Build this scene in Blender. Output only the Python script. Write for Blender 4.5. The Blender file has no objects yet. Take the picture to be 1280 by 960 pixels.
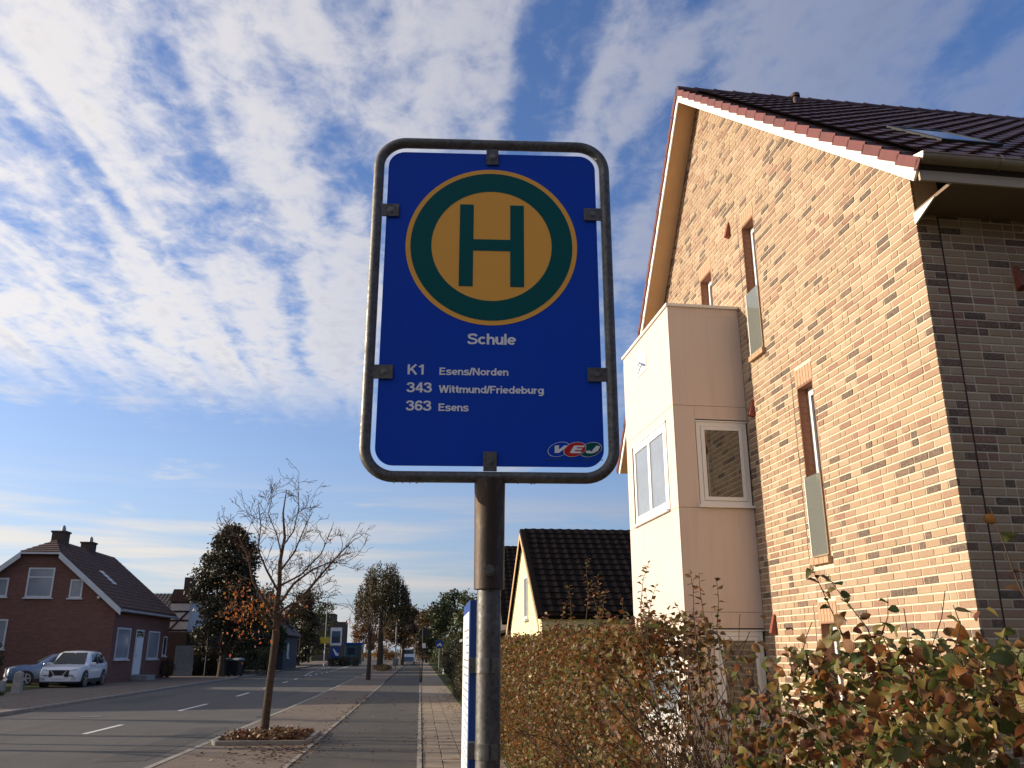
import bpy, math, random
import numpy as np
from mathutils import Vector, Matrix
R = math.radians
random.seed(7); rng = np.random.default_rng(11)
sc = bpy.context.scene
COL = sc.collection

# ------------------------------------------------------------------ camera
cd = bpy.data.cameras.new('camera'); cam = bpy.data.objects.new('camera', cd); COL.objects.link(cam)
cam.location = (0, 0, 1.55)
cam.rotation_euler = (R(90 + 17.38), 0, R(-5.83))
cd.sensor_width = 36; cd.lens = 36 * 1070 / 1280; cd.clip_start = .05; cd.clip_end = 6000
sc.camera = cam

# ------------------------------------------------------------------ sun and sky
SUN_EL = 15.0          # degrees above the horizon
SUN_AHEAD = 13.0       # degrees ahead of due left (the -X direction)
sd = Vector((-math.cos(R(SUN_AHEAD)) * math.cos(R(SUN_EL)), math.sin(R(SUN_AHEAD)) * math.cos(R(SUN_EL)), math.sin(R(SUN_EL))))
sl = bpy.data.lights.new('sun', 'SUN'); sl.energy = 5.0; sl.angle = R(.5); sl.color = (1, .865, .69)
so = bpy.data.objects.new('sun', sl); COL.objects.link(so)
so.rotation_euler = sd.to_track_quat('Z', 'Y').to_euler()
so.location = (-30, 10, 30)

w = bpy.data.worlds.new('World'); sc.world = w; w.use_nodes = True
wt = w.node_tree; wt.nodes.clear()
def wn(t, **k):
    n = wt.nodes.new(t)
    for a, b in k.items(): setattr(n, a, b)
    return n
def wl(a, b): wt.links.new(a, b)
def wmath(op, a, b=None, c=None, clamp=False):
    n = wn('ShaderNodeMath', operation=op, use_clamp=clamp)
    for i, v in enumerate((a, b, c)):
        if v is None: continue
        if isinstance(v, (int, float)): n.inputs[i].default_value = v
        else: wl(v, n.inputs[i])
    return n.outputs[0]
def wsmooth(v, lo, hi):
    n = wn('ShaderNodeMapRange', interpolation_type='SMOOTHSTEP'); wl(v, n.inputs['Value'])
    n.inputs['From Min'].default_value = lo; n.inputs['From Max'].default_value = hi
    return n.outputs['Result']
def wnoise(vec, scale, detail, rough=.5, dist=0):
    n = wn('ShaderNodeTexNoise'); wl(vec, n.inputs['Vector'])
    n.inputs['Scale'].default_value = scale; n.inputs['Detail'].default_value = detail
    n.inputs['Roughness'].default_value = rough; n.inputs['Distortion'].default_value = dist
    return n.outputs['Fac']
sky = wn('ShaderNodeTexSky', sky_type='NISHITA', sun_disc=False)
sky.sun_elevation = R(SUN_EL); sky.sun_rotation = math.atan2(sd.x, sd.y)
sky.air_density = 1.0; sky.dust_density = 2.0; sky.ozone_density = 2.2; sky.altitude = 50
tc = wn('ShaderNodeTexCoord')
sep = wn('ShaderNodeSeparateXYZ'); wl(tc.outputs['Generated'], sep.inputs[0])
dz = wmath('MAXIMUM', sep.outputs['Z'], .012)
px = wmath('DIVIDE', sep.outputs['X'], dz); py = wmath('DIVIDE', sep.outputs['Y'], dz)
comb = wn('ShaderNodeCombineXYZ'); wl(px, comb.inputs[0]); wl(py, comb.inputs[1])
def wmap(vec, s, r=0, l=(0, 0, 0)):
    n = wn('ShaderNodeMapping'); wl(vec, n.inputs['Vector']); n.inputs['Scale'].default_value = s
    n.inputs['Rotation'].default_value = (0, 0, r); n.inputs['Location'].default_value = l
    return n.outputs[0]
# long bands of altocumulus, broken into ripples, that run with the street
bands = wnoise(wmap(comb.outputs[0], (5.2, .80, 1), R(8), (3.3, 1.2, 0)), 1.0, 2.5, .5, .6)
large = wnoise(wmap(comb.outputs[0], (1.1, .7, 1), 0, (7.7, 2.1, 0)), 1.0, 2, .5, .3)
tuft = wnoise(wmap(comb.outputs[0], (11, 8, 1), R(25), (1, 5, 0)), 1.0, 5, .6, .35)
fine = wnoise(wmap(comb.outputs[0], (30, 24, 1), 0), 1.0, 4, .6, .2)
dens = wmath('ADD', wmath('ADD', wmath('MULTIPLY', bands, 1.08), wmath('MULTIPLY', large, .45)), wmath('ADD', wmath('MULTIPLY', tuft, .62), wmath('MULTIPLY', fine, .20)))
# the field is thicker to the left and ends in a ragged edge far down the street
edge = wmath('ADD', wmath('ADD', wmath('MULTIPLY', py, .94), wmath('MULTIPLY', px, -.34)), wmath('MULTIPLY', tuft, 1.1))
keep = wsmooth(edge, 4.55, 3.55)
left = wsmooth(px, 2.0, -1.4)
cover = wmath('ADD', dens, wmath('MULTIPLY', left, .225))
mask = wmath('MULTIPLY', wmath('MULTIPLY', wsmooth(cover, 1.07, 1.52), keep), wmath('ADD', wmath('MULTIPLY', left, .62), .38))
# low stratus streaks near the horizon
lay = wn('ShaderNodeCombineXYZ'); wl(wmath('ARCTAN2', sep.outputs['X'], sep.outputs['Y']), lay.inputs[0]); wl(sep.outputs['Z'], lay.inputs[1])
streak = wnoise(wmap(lay.outputs[0], (2.2, 34, 1), 0, (.4, .3, 0)), 1.0, 5, .55, .35)
band = wmath('MULTIPLY', wsmooth(sep.outputs['Z'], .20, .10), wsmooth(streak, .40, .62))
wisp = wmath('MULTIPLY', wmath('MULTIPLY', wsmooth(wnoise(wmap(lay.outputs[0], (5, 26, 1), 0, (2, 9, 0)), 1.0, 6, .6, .4), .56, .75), wsmooth(sep.outputs['Z'], .34, .22)), .55)
low = wmath('MAXIMUM', wmath('MULTIPLY', band, .85), wisp)
sung = wn('ShaderNodeVectorMath', operation='DOT_PRODUCT'); wl(tc.outputs['Generated'], sung.inputs[0]); sung.inputs[1].default_value = sd
warm = wsmooth(sung.outputs['Value'], -.35, .75)
thick = wsmooth(cover, 1.3, 1.68)
cc = wn('ShaderNodeMix', data_type='RGBA'); wl(thick, cc.inputs[0])
cc.inputs[6].default_value = (11.4, 11.2, 11.2, 1); cc.inputs[7].default_value = (8.6, 8.6, 9.3, 1)
cc2 = wn('ShaderNodeMix', data_type='RGBA', blend_type='MULTIPLY'); cc2.inputs[0].default_value = 1; wl(cc.outputs[2], cc2.inputs[6])
wc = wn('ShaderNodeMix', data_type='RGBA'); wl(warm, wc.inputs[0]); wc.inputs[6].default_value = (.36, .40, .52, 1); wc.inputs[7].default_value = (1.16, 1.10, 1.0, 1)
wl(wc.outputs[2], cc2.inputs[7])
skyc = wn('ShaderNodeMix', data_type='RGBA', blend_type='MULTIPLY'); skyc.inputs[0].default_value = 1; wl(sky.outputs[0], skyc.inputs[6]); skyc.inputs[7].default_value = (1.42, 1.75, 2.45, 1)
m1 = wn('ShaderNodeMix', data_type='RGBA'); wl(wmath('MULTIPLY', mask, .93), m1.inputs[0]); wl(skyc.outputs[2], m1.inputs[6]); wl(cc2.outputs[2], m1.inputs[7])
lc = wn('ShaderNodeMix', data_type='RGBA', blend_type='MULTIPLY'); lc.inputs[0].default_value = 1; lc.inputs[6].default_value = (9.8, 9.5, 9.3, 1); wl(wc.outputs[2], lc.inputs[7])
veil = wmath('MULTIPLY', wmath('POWER', wmath('SUBTRACT', 1., wmath('MAXIMUM', sep.outputs['Z'], 0.)), 4.5), .62)   # thin high haze, denser towards the horizon
vc = wn('ShaderNodeMix', data_type='RGBA'); wl(warm, vc.inputs[0]); vc.inputs[6].default_value = (3.0, 3.9, 5.6, 1); vc.inputs[7].default_value = (9.0, 10.0, 11.3, 1)
mv = wn('ShaderNodeMix', data_type='RGBA'); wl(veil, mv.inputs[0]); wl(m1.outputs[2], mv.inputs[6]); wl(vc.outputs[2], mv.inputs[7])
m2 = wn('ShaderNodeMix', data_type='RGBA'); wl(low, m2.inputs[0]); wl(mv.outputs[2], m2.inputs[6]); wl(lc.outputs[2], m2.inputs[7])
bg = wn('ShaderNodeBackground'); bg.inputs['Strength'].default_value = .064; wl(m2.outputs[2], bg.inputs['Color'])
wo = wn('ShaderNodeOutputWorld'); wl(bg.outputs[0], wo.inputs['Surface'])

sc.view_settings.view_transform = 'Standard'; sc.view_settings.look = 'None'
sc.view_settings.exposure = .4; sc.view_settings.gamma = 1; sc.view_settings.use_curve_mapping = False

# ------------------------------------------------------------------ materials
class M:
    """small node-graph wrapper"""
    def __init__(s, name):
        s.m = bpy.data.materials.new(name); s.m.use_nodes = True; s.t = s.m.node_tree
        s.b = s.t.nodes['Principled BSDF']; s.out = s.t.nodes['Material Output']
    def n(s, t, **k):
        x = s.t.nodes.new(t)
        for a, b in k.items(): setattr(x, a, b)
        return x
    def l(s, a, b): s.t.links.new(a, b)
    def set(s, i, v):
        if isinstance(v, (int, float)): i.default_value = v
        elif isinstance(v, (tuple, list)): i.default_value = (*v[:3], 1) if len(i.default_value) == 4 else v
        else: s.l(v, i)
    def math(s, op, a, b=0., clamp=False):
        x = s.n('ShaderNodeMath', operation=op, use_clamp=clamp); s.set(x.inputs[0], a); s.set(x.inputs[1], b); return x.outputs[0]
    def mix(s, f, a, b, mode='MIX'):
        x = s.n('ShaderNodeMix', data_type='RGBA', blend_type=mode); s.set(x.inputs[0], f); s.set(x.inputs[6], a); s.set(x.inputs[7], b); return x.outputs[2]
    def obj(s, scale=(1, 1, 1), rot=(0, 0, 0)):
        c = s.n('ShaderNodeTexCoord'); mp = s.n('ShaderNodeMapping'); s.l(c.outputs['Object'], mp.inputs[0])
        mp.inputs['Scale'].default_value = scale; mp.inputs['Rotation'].default_value = rot; return mp.outputs[0]
    def world(s, scale=(1, 1, 1)):
        c = s.n('ShaderNodeNewGeometry'); mp = s.n('ShaderNodeMapping'); s.l(c.outputs['Position'], mp.inputs[0]); mp.inputs['Scale'].default_value = scale; return mp.outputs[0]
    def noise(s, v, sc_, det=4, rough=.55, dist=0):
        x = s.n('ShaderNodeTexNoise'); s.l(v, x.inputs['Vector']); x.inputs['Scale'].default_value = sc_; x.inputs['Detail'].default_value = det
        x.inputs['Roughness'].default_value = rough; x.inputs['Distortion'].default_value = dist; return x.outputs['Fac']
    def ramp(s, f, stops, const=False):
        x = s.n('ShaderNodeValToRGB'); s.l(f, x.inputs[0]); e = x.color_ramp.elements
        if const: x.color_ramp.interpolation = 'CONSTANT'
        while len(e) < len(stops): e.new(.5)
        for q, (p, c) in zip(e, stops): q.position = p; q.color = (*c, 1)
        return x.outputs[0]
    def rng(s, f, a, b, c=0., d=1.):
        x = s.n('ShaderNodeMapRange'); s.l(f, x.inputs[0])
        for i, v in enumerate((a, b, c, d)): x.inputs[i + 1].default_value = v
        return x.outputs[0]
    def island(s):
        g = s.n('ShaderNodeNewGeometry'); o = s.n('ShaderNodeObjectInfo')
        return s.math('FRACT', s.math('ADD', g.outputs['Random Per Island'], o.outputs['Random']))
    def bump(s, h, st, dist=.01):
        x = s.n('ShaderNodeBump'); x.inputs['Strength'].default_value = st; x.inputs['Distance'].default_value = dist; s.l(h, x.inputs['Height']); s.l(x.outputs[0], s.b.inputs['Normal'])
    def fin(s, col=None, rough=None, metal=None, spec=None):
        if col is not None: s.set(s.b.inputs['Base Color'], col)
        if rough is not None: s.set(s.b.inputs['Roughness'], rough)
        if metal is not None: s.set(s.b.inputs['Metallic'], metal)
        if spec is not None: s.set(s.b.inputs['Specular IOR Level'], spec)
        return s.m
def plain(name, c, rough=.6, metal=0, var=.12, vs=6., bump=.0, spec=.4):
    """one paint or material with faint blotches and wear"""
    m = M(name); v = m.world()
    f = m.noise(v, vs, 5); f2 = m.noise(v, vs * 9, 3)
    k = m.math('ADD', m.math('MULTIPLY', f, .7), m.math('MULTIPLY', f2, .3))
    col = m.mix(m.rng(k, .3, .7), tuple(x * (1 - var) for x in c), tuple(min(1, x * (1 + var)) for x in c))
    if bump: m.bump(f2, bump, .004)
    return m.fin(col, m.rng(f, .3, .7, max(.03, rough - .08), min(1, rough + .08)), metal, spec)
MAT = {}
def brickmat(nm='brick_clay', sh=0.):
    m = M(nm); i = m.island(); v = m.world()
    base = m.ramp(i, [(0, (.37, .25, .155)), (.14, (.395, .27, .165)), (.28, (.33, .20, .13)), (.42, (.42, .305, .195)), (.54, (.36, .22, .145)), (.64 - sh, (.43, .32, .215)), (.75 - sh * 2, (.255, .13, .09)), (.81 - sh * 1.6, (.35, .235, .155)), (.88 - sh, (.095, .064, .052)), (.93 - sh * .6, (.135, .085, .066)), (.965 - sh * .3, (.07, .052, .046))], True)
    f = m.noise(v, 42, 5, .7); g = m.noise(v, 150, 3, .7); w_ = m.noise(m.world((1.5, 1.5, .45)), 1.1, 5, .6)
    c = m.mix(m.rng(f, .35, .7), base, m.mix(.5, base, (.44, .325, .225)))
    c = m.mix(m.rng(g, .52, .72, 0, .6), c, m.mix(.6, c, (.16, .08, .05)))
    c = m.mix(m.rng(w_, .45, .75, 0, .32), c, m.mix(.5, c, (.20, .14, .09)))
    m.bump(m.math('ADD', f, g), .55, .005)
    return m.fin(c, .9, spec=.2)
MAT['brick'] = brickmat(); MAT['brick_side'] = brickmat('brick_clay_side_shaded', .12)  # side copy has more dark bricks, deepening that wall's shade by colour
MAT['mortar'] = plain('mortar', (.66, .565, .41), .95, var=.15, vs=9, bump=.3)
def redbrick():
    m = M('red_brick'); c0 = m.n('ShaderNodeTexCoord'); s_ = m.n('ShaderNodeSeparateXYZ'); m.l(c0.outputs['Object'], s_.inputs[0])
    cb = m.n('ShaderNodeCombineXYZ'); m.l(m.math('ADD', s_.outputs[0], s_.outputs[1]), cb.inputs[0]); m.l(s_.outputs[2], cb.inputs[1])
    b = m.n('ShaderNodeTexBrick'); m.l(cb.outputs[0], b.inputs['Vector']); b.inputs['Scale'].default_value = 1
    b.inputs['Brick Width'].default_value = .25; b.inputs['Row Height'].default_value = .083; b.inputs['Mortar Size'].default_value = .008
    b.inputs['Color1'].default_value = (.23, .10, .073, 1); b.inputs['Color2'].default_value = (.165, .073, .056, 1); b.inputs['Mortar'].default_value = (.19, .125, .10, 1)
    f = m.noise(m.world(), .8, 5)
    return m.fin(m.mix(m.rng(f, .3, .7, 0, .5), b.outputs[0], m.mix(.5, b.outputs[0], (.11, .06, .048))), .9, spec=.2)
MAT['redbrick'] = redbrick()
def tilemat(name, a, b, rough=.45, spec=.4):
    m = M(name); i = m.island(); f = m.noise(m.world(), 5, 5); g = m.noise(m.world(), 60, 3)
    c = m.mix(i, a, b); c = m.mix(m.rng(f, .45, .75, 0, .45), c, tuple(x * .45 for x in a)); m.bump(g, .2, .003)
    return m.fin(c, m.rng(f, .3, .7, rough - .1, rough + .15), spec=spec)
MAT['tile'] = tilemat('roof_tile_brown', (.048, .019, .017), (.075, .027, .023), .45)
MAT['tile_red'] = tilemat('verge_tile_red', (.125, .028, .021), (.165, .038, .028), .5)
MAT['tile_dark'] = tilemat('roof_tile_dark', (.010, .007, .006), (.015, .010, .008), .85, .08)
MAT['tile_old'] = tilemat('roof_tile_old', (.085, .05, .04), (.12, .066, .05), .85)
MAT['tile_grey'] = tilemat('roof_tile_grey', (.06, .045, .04), (.09, .065, .055), .8)
def streaked(name, c):
    m = M(name); f = m.noise(m.world((5, 5, .5)), 1.6, 5, .6); g = m.noise(m.world(), 1.3, 5); h = m.noise(m.world(), 220, 2)
    k = m.mix(m.rng(f, .5, .8, 0, .28), c, tuple(x * .62 for x in c)); k = m.mix(m.rng(g, .4, .75, 0, .16), k, tuple(x * .72 for x in c)); m.bump(h, .12, .002)
    return m.fin(k, .6, spec=.35)
MAT['cream'] = streaked('bay_panel_cream', (.69, .565, .475))
MAT['trim'] = plain('trim_white', (.82, .77, .68), .5, var=.04, vs=2)
MAT['soffit'] = plain('soffit_wood', (.62, .40, .21), .6, var=.10, vs=3)
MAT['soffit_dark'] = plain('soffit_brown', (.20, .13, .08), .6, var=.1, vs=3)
MAT['fascia'] = plain('fascia_board', (.46, .36, .25), .6, var=.08, vs=2)
MAT['plastic'] = plain('window_plastic', (.80, .79, .76), .35, var=.03, vs=2)
MAT['white'] = plain('old_white_paint', (.62, .62, .60), .5, var=.1, vs=3)
MAT['joint'] = plain('joint_dark', (.05, .035, .03), .9, var=.1)
MAT['terracotta'] = plain('terracotta', (.24, .07, .045), .8, var=.2, vs=20, bump=.2)
MAT['sillbrick'] = plain('sill_brick', (.48, .29, .175), .85, var=.25, vs=25, bump=.3)
MAT['reveal'] = plain('shaded_reveal_brick', (.27, .125, .075), .9, var=.2, vs=25, bump=.3)  # dark red-brown because the recess lies in shade: shade in the base colour
MAT['zinc'] = plain('gutter_zinc', (.33, .25, .16), .45, .25, var=.15, vs=4)
MAT['yellow'] = plain('yellow_render', (.76, .66, .38), .8, var=.05, vs=3)
def glassmat(name, c, rough=.04, tr=0.):
    m = M(name); m.b.inputs['IOR'].default_value = 1.55; m.b.inputs['Transmission Weight'].default_value = tr
    f = m.noise(m.world(), 1.3, 2); m.bump(f, .03, .02)
    return m.fin(c, rough, spec=.9)
MAT['glass'] = glassmat('window_glass', (.03, .034, .038))
MAT['curtain'] = plain('curtain_behind_glass', (.27, .29, .31), .12, var=.18, vs=.9, spec=.6)
MAT['carglass'] = glassmat('car_glass', (.02, .022, .025), .1); MAT['carglass'].node_tree.nodes['Principled BSDF'].inputs['Specular IOR Level'].default_value = .25
MAT['frost'] = glassmat('frosted_glass', (.30, .32, .28), .08, .55)
def galv():
    m = M('galvanised_steel'); v = m.obj()
    f = m.noise(v, 9, 6, .65); g = m.noise(v, 70, 4, .7); x = m.n('ShaderNodeTexVoronoi'); m.l(v, x.inputs['Vector']); x.inputs['Scale'].default_value = 90
    c = m.mix(m.rng(f, .3, .72), (.05, .046, .043), (.125, .117, .108)); c = m.mix(m.rng(g, .55, .8, 0, .7), c, (.10, .07, .05)); c = m.mix(m.math('MULTIPLY', x.outputs['Distance'], .3), c, (.35, .35, .34))
    m.bump(m.math('ADD', f, g), .25, .002)
    return m.fin(c, m.rng(g, .3, .7, .38, .68), .7)
MAT['galv'] = galv()
def rusty():
    m = M('weathered_sleeve'); v = m.obj((1, 1, .35)); f = m.noise(v, 12, 6, .7); g = m.noise(v, 60, 4, .7)
    c = m.mix(m.rng(f, .4, .65), (.045, .036, .03), (.085, .05, .028)); c = m.mix(m.rng(g, .55, .72), c, (.13, .105, .08)); m.bump(g, .4, .002)
    return m.fin(c, m.rng(f, .3, .7, .4, .7), .45)
MAT['sleeve'] = rusty()
MAT['bolt'] = plain('bolt_steel', (.19, .183, .172), .35, .8, var=.2, vs=80)
def signface(name, c, streak=.16):
    m = M(name); v = m.obj((30, 30, 1.4)); f = m.noise(v, 2.2, 4); d = m.noise(m.obj(), 5, 5)
    col = m.mix(m.rng(f, .35, .75, 0, streak), c, tuple(x * .6 + .012 for x in c)); col = m.mix(m.rng(d, .5, .8, 0, .2), col, tuple(x * .7 + .02 for x in c))
    return m.fin(col, m.rng(d, .3, .7, .36, .52), spec=.16)
MAT['blue'] = signface('sign_blue', (.005, .062, .52))
MAT['green'] = signface('sign_green', (.0, .10, .10))
MAT['orange'] = signface('sign_yellow', (.97, .48, .085), .03)
MAT['letter'] = signface('sign_letter_white', (.88, .90, .92))
MAT['red'] = signface('sign_red', (.55, .03, .03))
MAT['caption'] = signface('caption_blue', (.03, .10, .30))
MAT['casblue'] = plain('case_blue', (.015, .06, .26), .4, var=.1, vs=10)
MAT['paper'] = plain('timetable_paper', (.78, .78, .76), .5, var=.04, vs=12)
MAT['print'] = plain('printed_grey', (.2, .2, .22), .6)
def asphalt(name, c, sc_=1.):
    m = M(name); v = m.world(); f = m.noise(v, .35 * sc_, 6, .6); g = m.noise(v, 40, 4, .7); h = m.noise(v, 160, 2, .6); k = m.noise(m.world((1.6, .12, 1)), 1, 4)
    col = m.mix(m.rng(f, .3, .7), tuple(x * .8 for x in c), tuple(x * 1.22 for x in c)); col = m.mix(m.rng(g, .4, .75, 0, .5), col, tuple(x * 1.7 for x in c)); col = m.mix(m.rng(k, .52, .7, 0, .35), col, tuple(x * .6 for x in c))
    m.bump(m.math('ADD', g, h), .5, .006)
    return m.fin(col, m.rng(f, .3, .7, .75, .95), spec=.25)
MAT['road'] = asphalt('road_asphalt', (.088, .080, .071))
MAT['cycle'] = asphalt('path_asphalt', (.070, .063, .053), 2)
MAT['patch'] = asphalt('patched_asphalt', (.066, .061, .056), 3)
def paver():
    m = M('clinker_paving'); v = m.world(); b = m.n('ShaderNodeTexBrick'); m.l(v, b.inputs['Vector']); b.inputs['Scale'].default_value = 1
    b.inputs['Brick Width'].default_value = .21; b.inputs['Row Height'].default_value = .105; b.inputs['Mortar Size'].default_value = .006
    b.inputs['Color1'].default_value = (.205, .16, .122, 1); b.inputs['Color2'].default_value = (.155, .122, .096, 1); b.inputs['Mortar'].default_value = (.07, .055, .042, 1)
    f = m.noise(v, .9, 6, .6); g = m.noise(v, 30, 4)
    c = m.mix(m.rng(f, .3, .7, 0, .55), b.outputs[0], (.115, .088, .066)); c = m.mix(m.rng(g, .5, .75, 0, .4), c, (.26, .2, .15)); m.bump(b.outputs['Fac'], -.5, .006)
    return m.fin(c, .9, spec=.2)
MAT['paver'] = paver()
def slab():
    m = M('paving_slab'); i = m.island(); v = m.world(); f = m.noise(v, 2, 5); g = m.noise(v, 45, 4, .7)
    c = m.mix(i, (.22, .175, .13), (.30, .245, .185)); c = m.mix(m.rng(f, .35, .7, 0, .5), c, (.16, .125, .09)); c = m.mix(m.rng(g, .5, .8, 0, .4), c, (.36, .30, .23)); m.bump(g, .3, .004)
    return m.fin(c, .92, spec=.2)
MAT['slab'] = slab()
MAT['kerb'] = plain('kerb_concrete', (.25, .225, .19), .9, var=.3, vs=5, bump=.4)
MAT['concrete'] = plain('concrete', (.30, .28, .25), .9, var=.25, vs=7, bump=.4)
MAT['marking'] = plain('road_paint', (.62, .60, .56), .7, var=.2, vs=14)
MAT['soil'] = plain('soil', (.07, .048, .032), .98, var=.4, vs=8, bump=.7)
def grassm():
    m = M('grass_ground'); v = m.world(); f = m.noise(v, .25, 6); g = m.noise(v, 25, 4, .7)
    c = m.mix(f, (.055, .07, .022), (.10, .095, .04)); c = m.mix(m.rng(g, .4, .7), c, (.035, .045, .014)); m.bump(g, .8, .03)
    return m.fin(c, .98, spec=.1)
MAT['grass'] = grassm()
MAT['bark'] = plain('bark', (.075, .056, .04), .95, var=.45, vs=16, bump=.8, spec=.15)
MAT['twig'] = plain('twig', (.085, .055, .038), .9, var=.3, vs=20, spec=.15)
def leafmat(name, stops, trans=.35, vein=False):
    m = M(name); i = m.island(); c = m.ramp(i, stops, True); f = m.noise(m.world(), 3, 4)
    c = m.mix(m.rng(f, .35, .7, 0, .5), c, m.mix(.6, c, stops[len(stops) // 2][1]))
    if vein:
        u = m.n('ShaderNodeUVMap'); sp = m.n('ShaderNodeSeparateXYZ'); m.l(u.outputs[0], sp.inputs[0])
        au = m.math('ABSOLUTE', m.math('SUBTRACT', sp.outputs[0], .5))
        st = m.math('SINE', m.math('MULTIPLY', m.math('SUBTRACT', sp.outputs[1], m.math('MULTIPLY', au, .75)), 52.))
        rib = m.math('MAXIMUM', m.rng(st, .4, 1.), m.rng(au, .05, .02))
        c = m.mix(m.math('MULTIPLY', rib, .12), c, m.mix(.5, c, (.34, .30, .10)))
        spot = m.noise(m.world(), 95, 4, .7); c = m.mix(m.rng(spot, .58, .72, 0, .75), c, (.13, .055, .022))
        m.bump(st, .2, .002)
    m.fin(c, .5, spec=.35)
    t = m.n('ShaderNodeBsdfTranslucent'); m.l(c, t.inputs[0]); mx = m.n('ShaderNodeMixShader'); mx.inputs[0].default_value = trans
    m.l(m.b.outputs[0], mx.inputs[1]); m.l(t.outputs[0], mx.inputs[2]); m.l(mx.outputs[0], m.out.inputs[0])
    return m.m
G1, G2, G3 = (.05, .085, .02), (.085, .115, .028), (.13, .14, .035)
BR, RB, OR, YL = (.11, .055, .025), (.16, .05, .022), (.27, .10, .025), (.25, .17, .04)
MAT['leaf_hedge'] = leafmat('hedge_leaf', [(0, G2), (.10, (.17, .13, .04)), (.22, BR), (.38, (.17, .09, .035)), (.50, RB), (.60, (.23, .12, .035)), (.74, OR), (.86, G3), (.92, (.24, .18, .05)), (.96, (.05, .03, .018))], .36)
MAT['leaf_near'] = leafmat('near_leaf', [(0, G1), (.12, G2), (.25, G3), (.36, (.22, .19, .05)), (.45, (.25, .19, .05)), (.53, (.20, .095, .03)), (.64, RB), (.75, OR), (.85, (.22, .11, .035)), (.91, BR), (.96, (.08, .028, .02))], .45, True)
MAT['leaf_oak'] = leafmat('dark_tree_leaf', [(0, (.022, .03, .012)), (.3, (.035, .04, .016)), (.55, (.05, .04, .018)), (.75, (.06, .042, .02)), (.9, (.09, .05, .02))], .2)
MAT['leaf_weep'] = leafmat('weeping_leaf', [(0, (.055, .06, .02)), (.3, (.085, .065, .025)), (.5, (.075, .048, .025)), (.7, (.11, .075, .025)), (.88, (.17, .11, .025))], .25)
MAT['leaf_green'] = leafmat('green_leaf', [(0, (.035, .06, .018)), (.3, (.055, .08, .022)), (.6, (.08, .085, .026)), (.8, (.10, .08, .03)), (.92, (.14, .08, .03))], .25)
MAT['leaf_autumn'] = leafmat('autumn_leaf', [(0, (.17, .09, .03)), (.3, (.24, .12, .035)), (.55, (.30, .15, .04)), (.75, (.20, .07, .03)), (.9, (.33, .20, .05))], .35)
MAT['leaf_brown'] = leafmat('brown_tree_leaf', [(0, (.07, .045, .025)), (.3, (.095, .055, .028)), (.6, (.12, .075, .03)), (.8, (.08, .06, .025)), (.92, (.15, .085, .03))], .25)
MAT['leaf_orange'] = leafmat('orange_leaf', [(0, (.42, .11, .03)), (.25, (.50, .17, .03)), (.5, (.35, .075, .03)), (.7, (.55, .26, .04)), (.88, (.40, .25, .06))], .5)
MAT['leaf_fallen'] = leafmat('fallen_leaf', [(0, (.16, .07, .03)), (.25, (.22, .10, .04)), (.5, (.11, .05, .025)), (.7, (.27, .15, .06)), (.88, (.32, .22, .09))], .1)
def carpaint(name, c, metal=0):
    m = M(name); m.b.inputs['Coat Weight'].default_value = .8; m.b.inputs['Coat Roughness'].default_value = .06
    f = m.noise(m.world(), 2, 4); return m.fin(m.mix(m.rng(f, .4, .7, 0, .12), c, tuple(x * .75 for x in c)), .35, metal)
MAT['carwhite'] = carpaint('car_paint_white', (.72, .73, .74)); MAT['carblue'] = carpaint('car_paint_blue', (.16, .22, .34), .4)
MAT['black'] = plain('black_plastic', (.018, .018, .019), .5, var=.2, vs=8); MAT['tyre'] = plain('tyre_rubber', (.02, .02, .02), .85, var=.2)
MAT['alloy'] = plain('alloy_rim', (.42, .42, .43), .35, .7); MAT['lampglass'] = glassmat('headlight_glass', (.45, .47, .5), .08)
MAT['greypaint'] = plain('grey_paint', (.26, .27, .27), .5, var=.15); MAT['teal'] = plain('teal_paint', (.03, .10, .11), .5, var=.15, vs=2)
MAT['signyellow'] = plain('yellow_sign_paint', (.55, .38, .03), .5); MAT['darkbrick'] = plain('dark_brick', (.075, .055, .045), .9, var=.2, vs=1.5)
MAT['postergrey'] = plain('poster_print', (.07, .11, .17), .5, var=.4, vs=3)
MAT['slate'] = plain('slate_blue_wall', (.05, .052, .06), .8, var=.15, vs=2)

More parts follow.
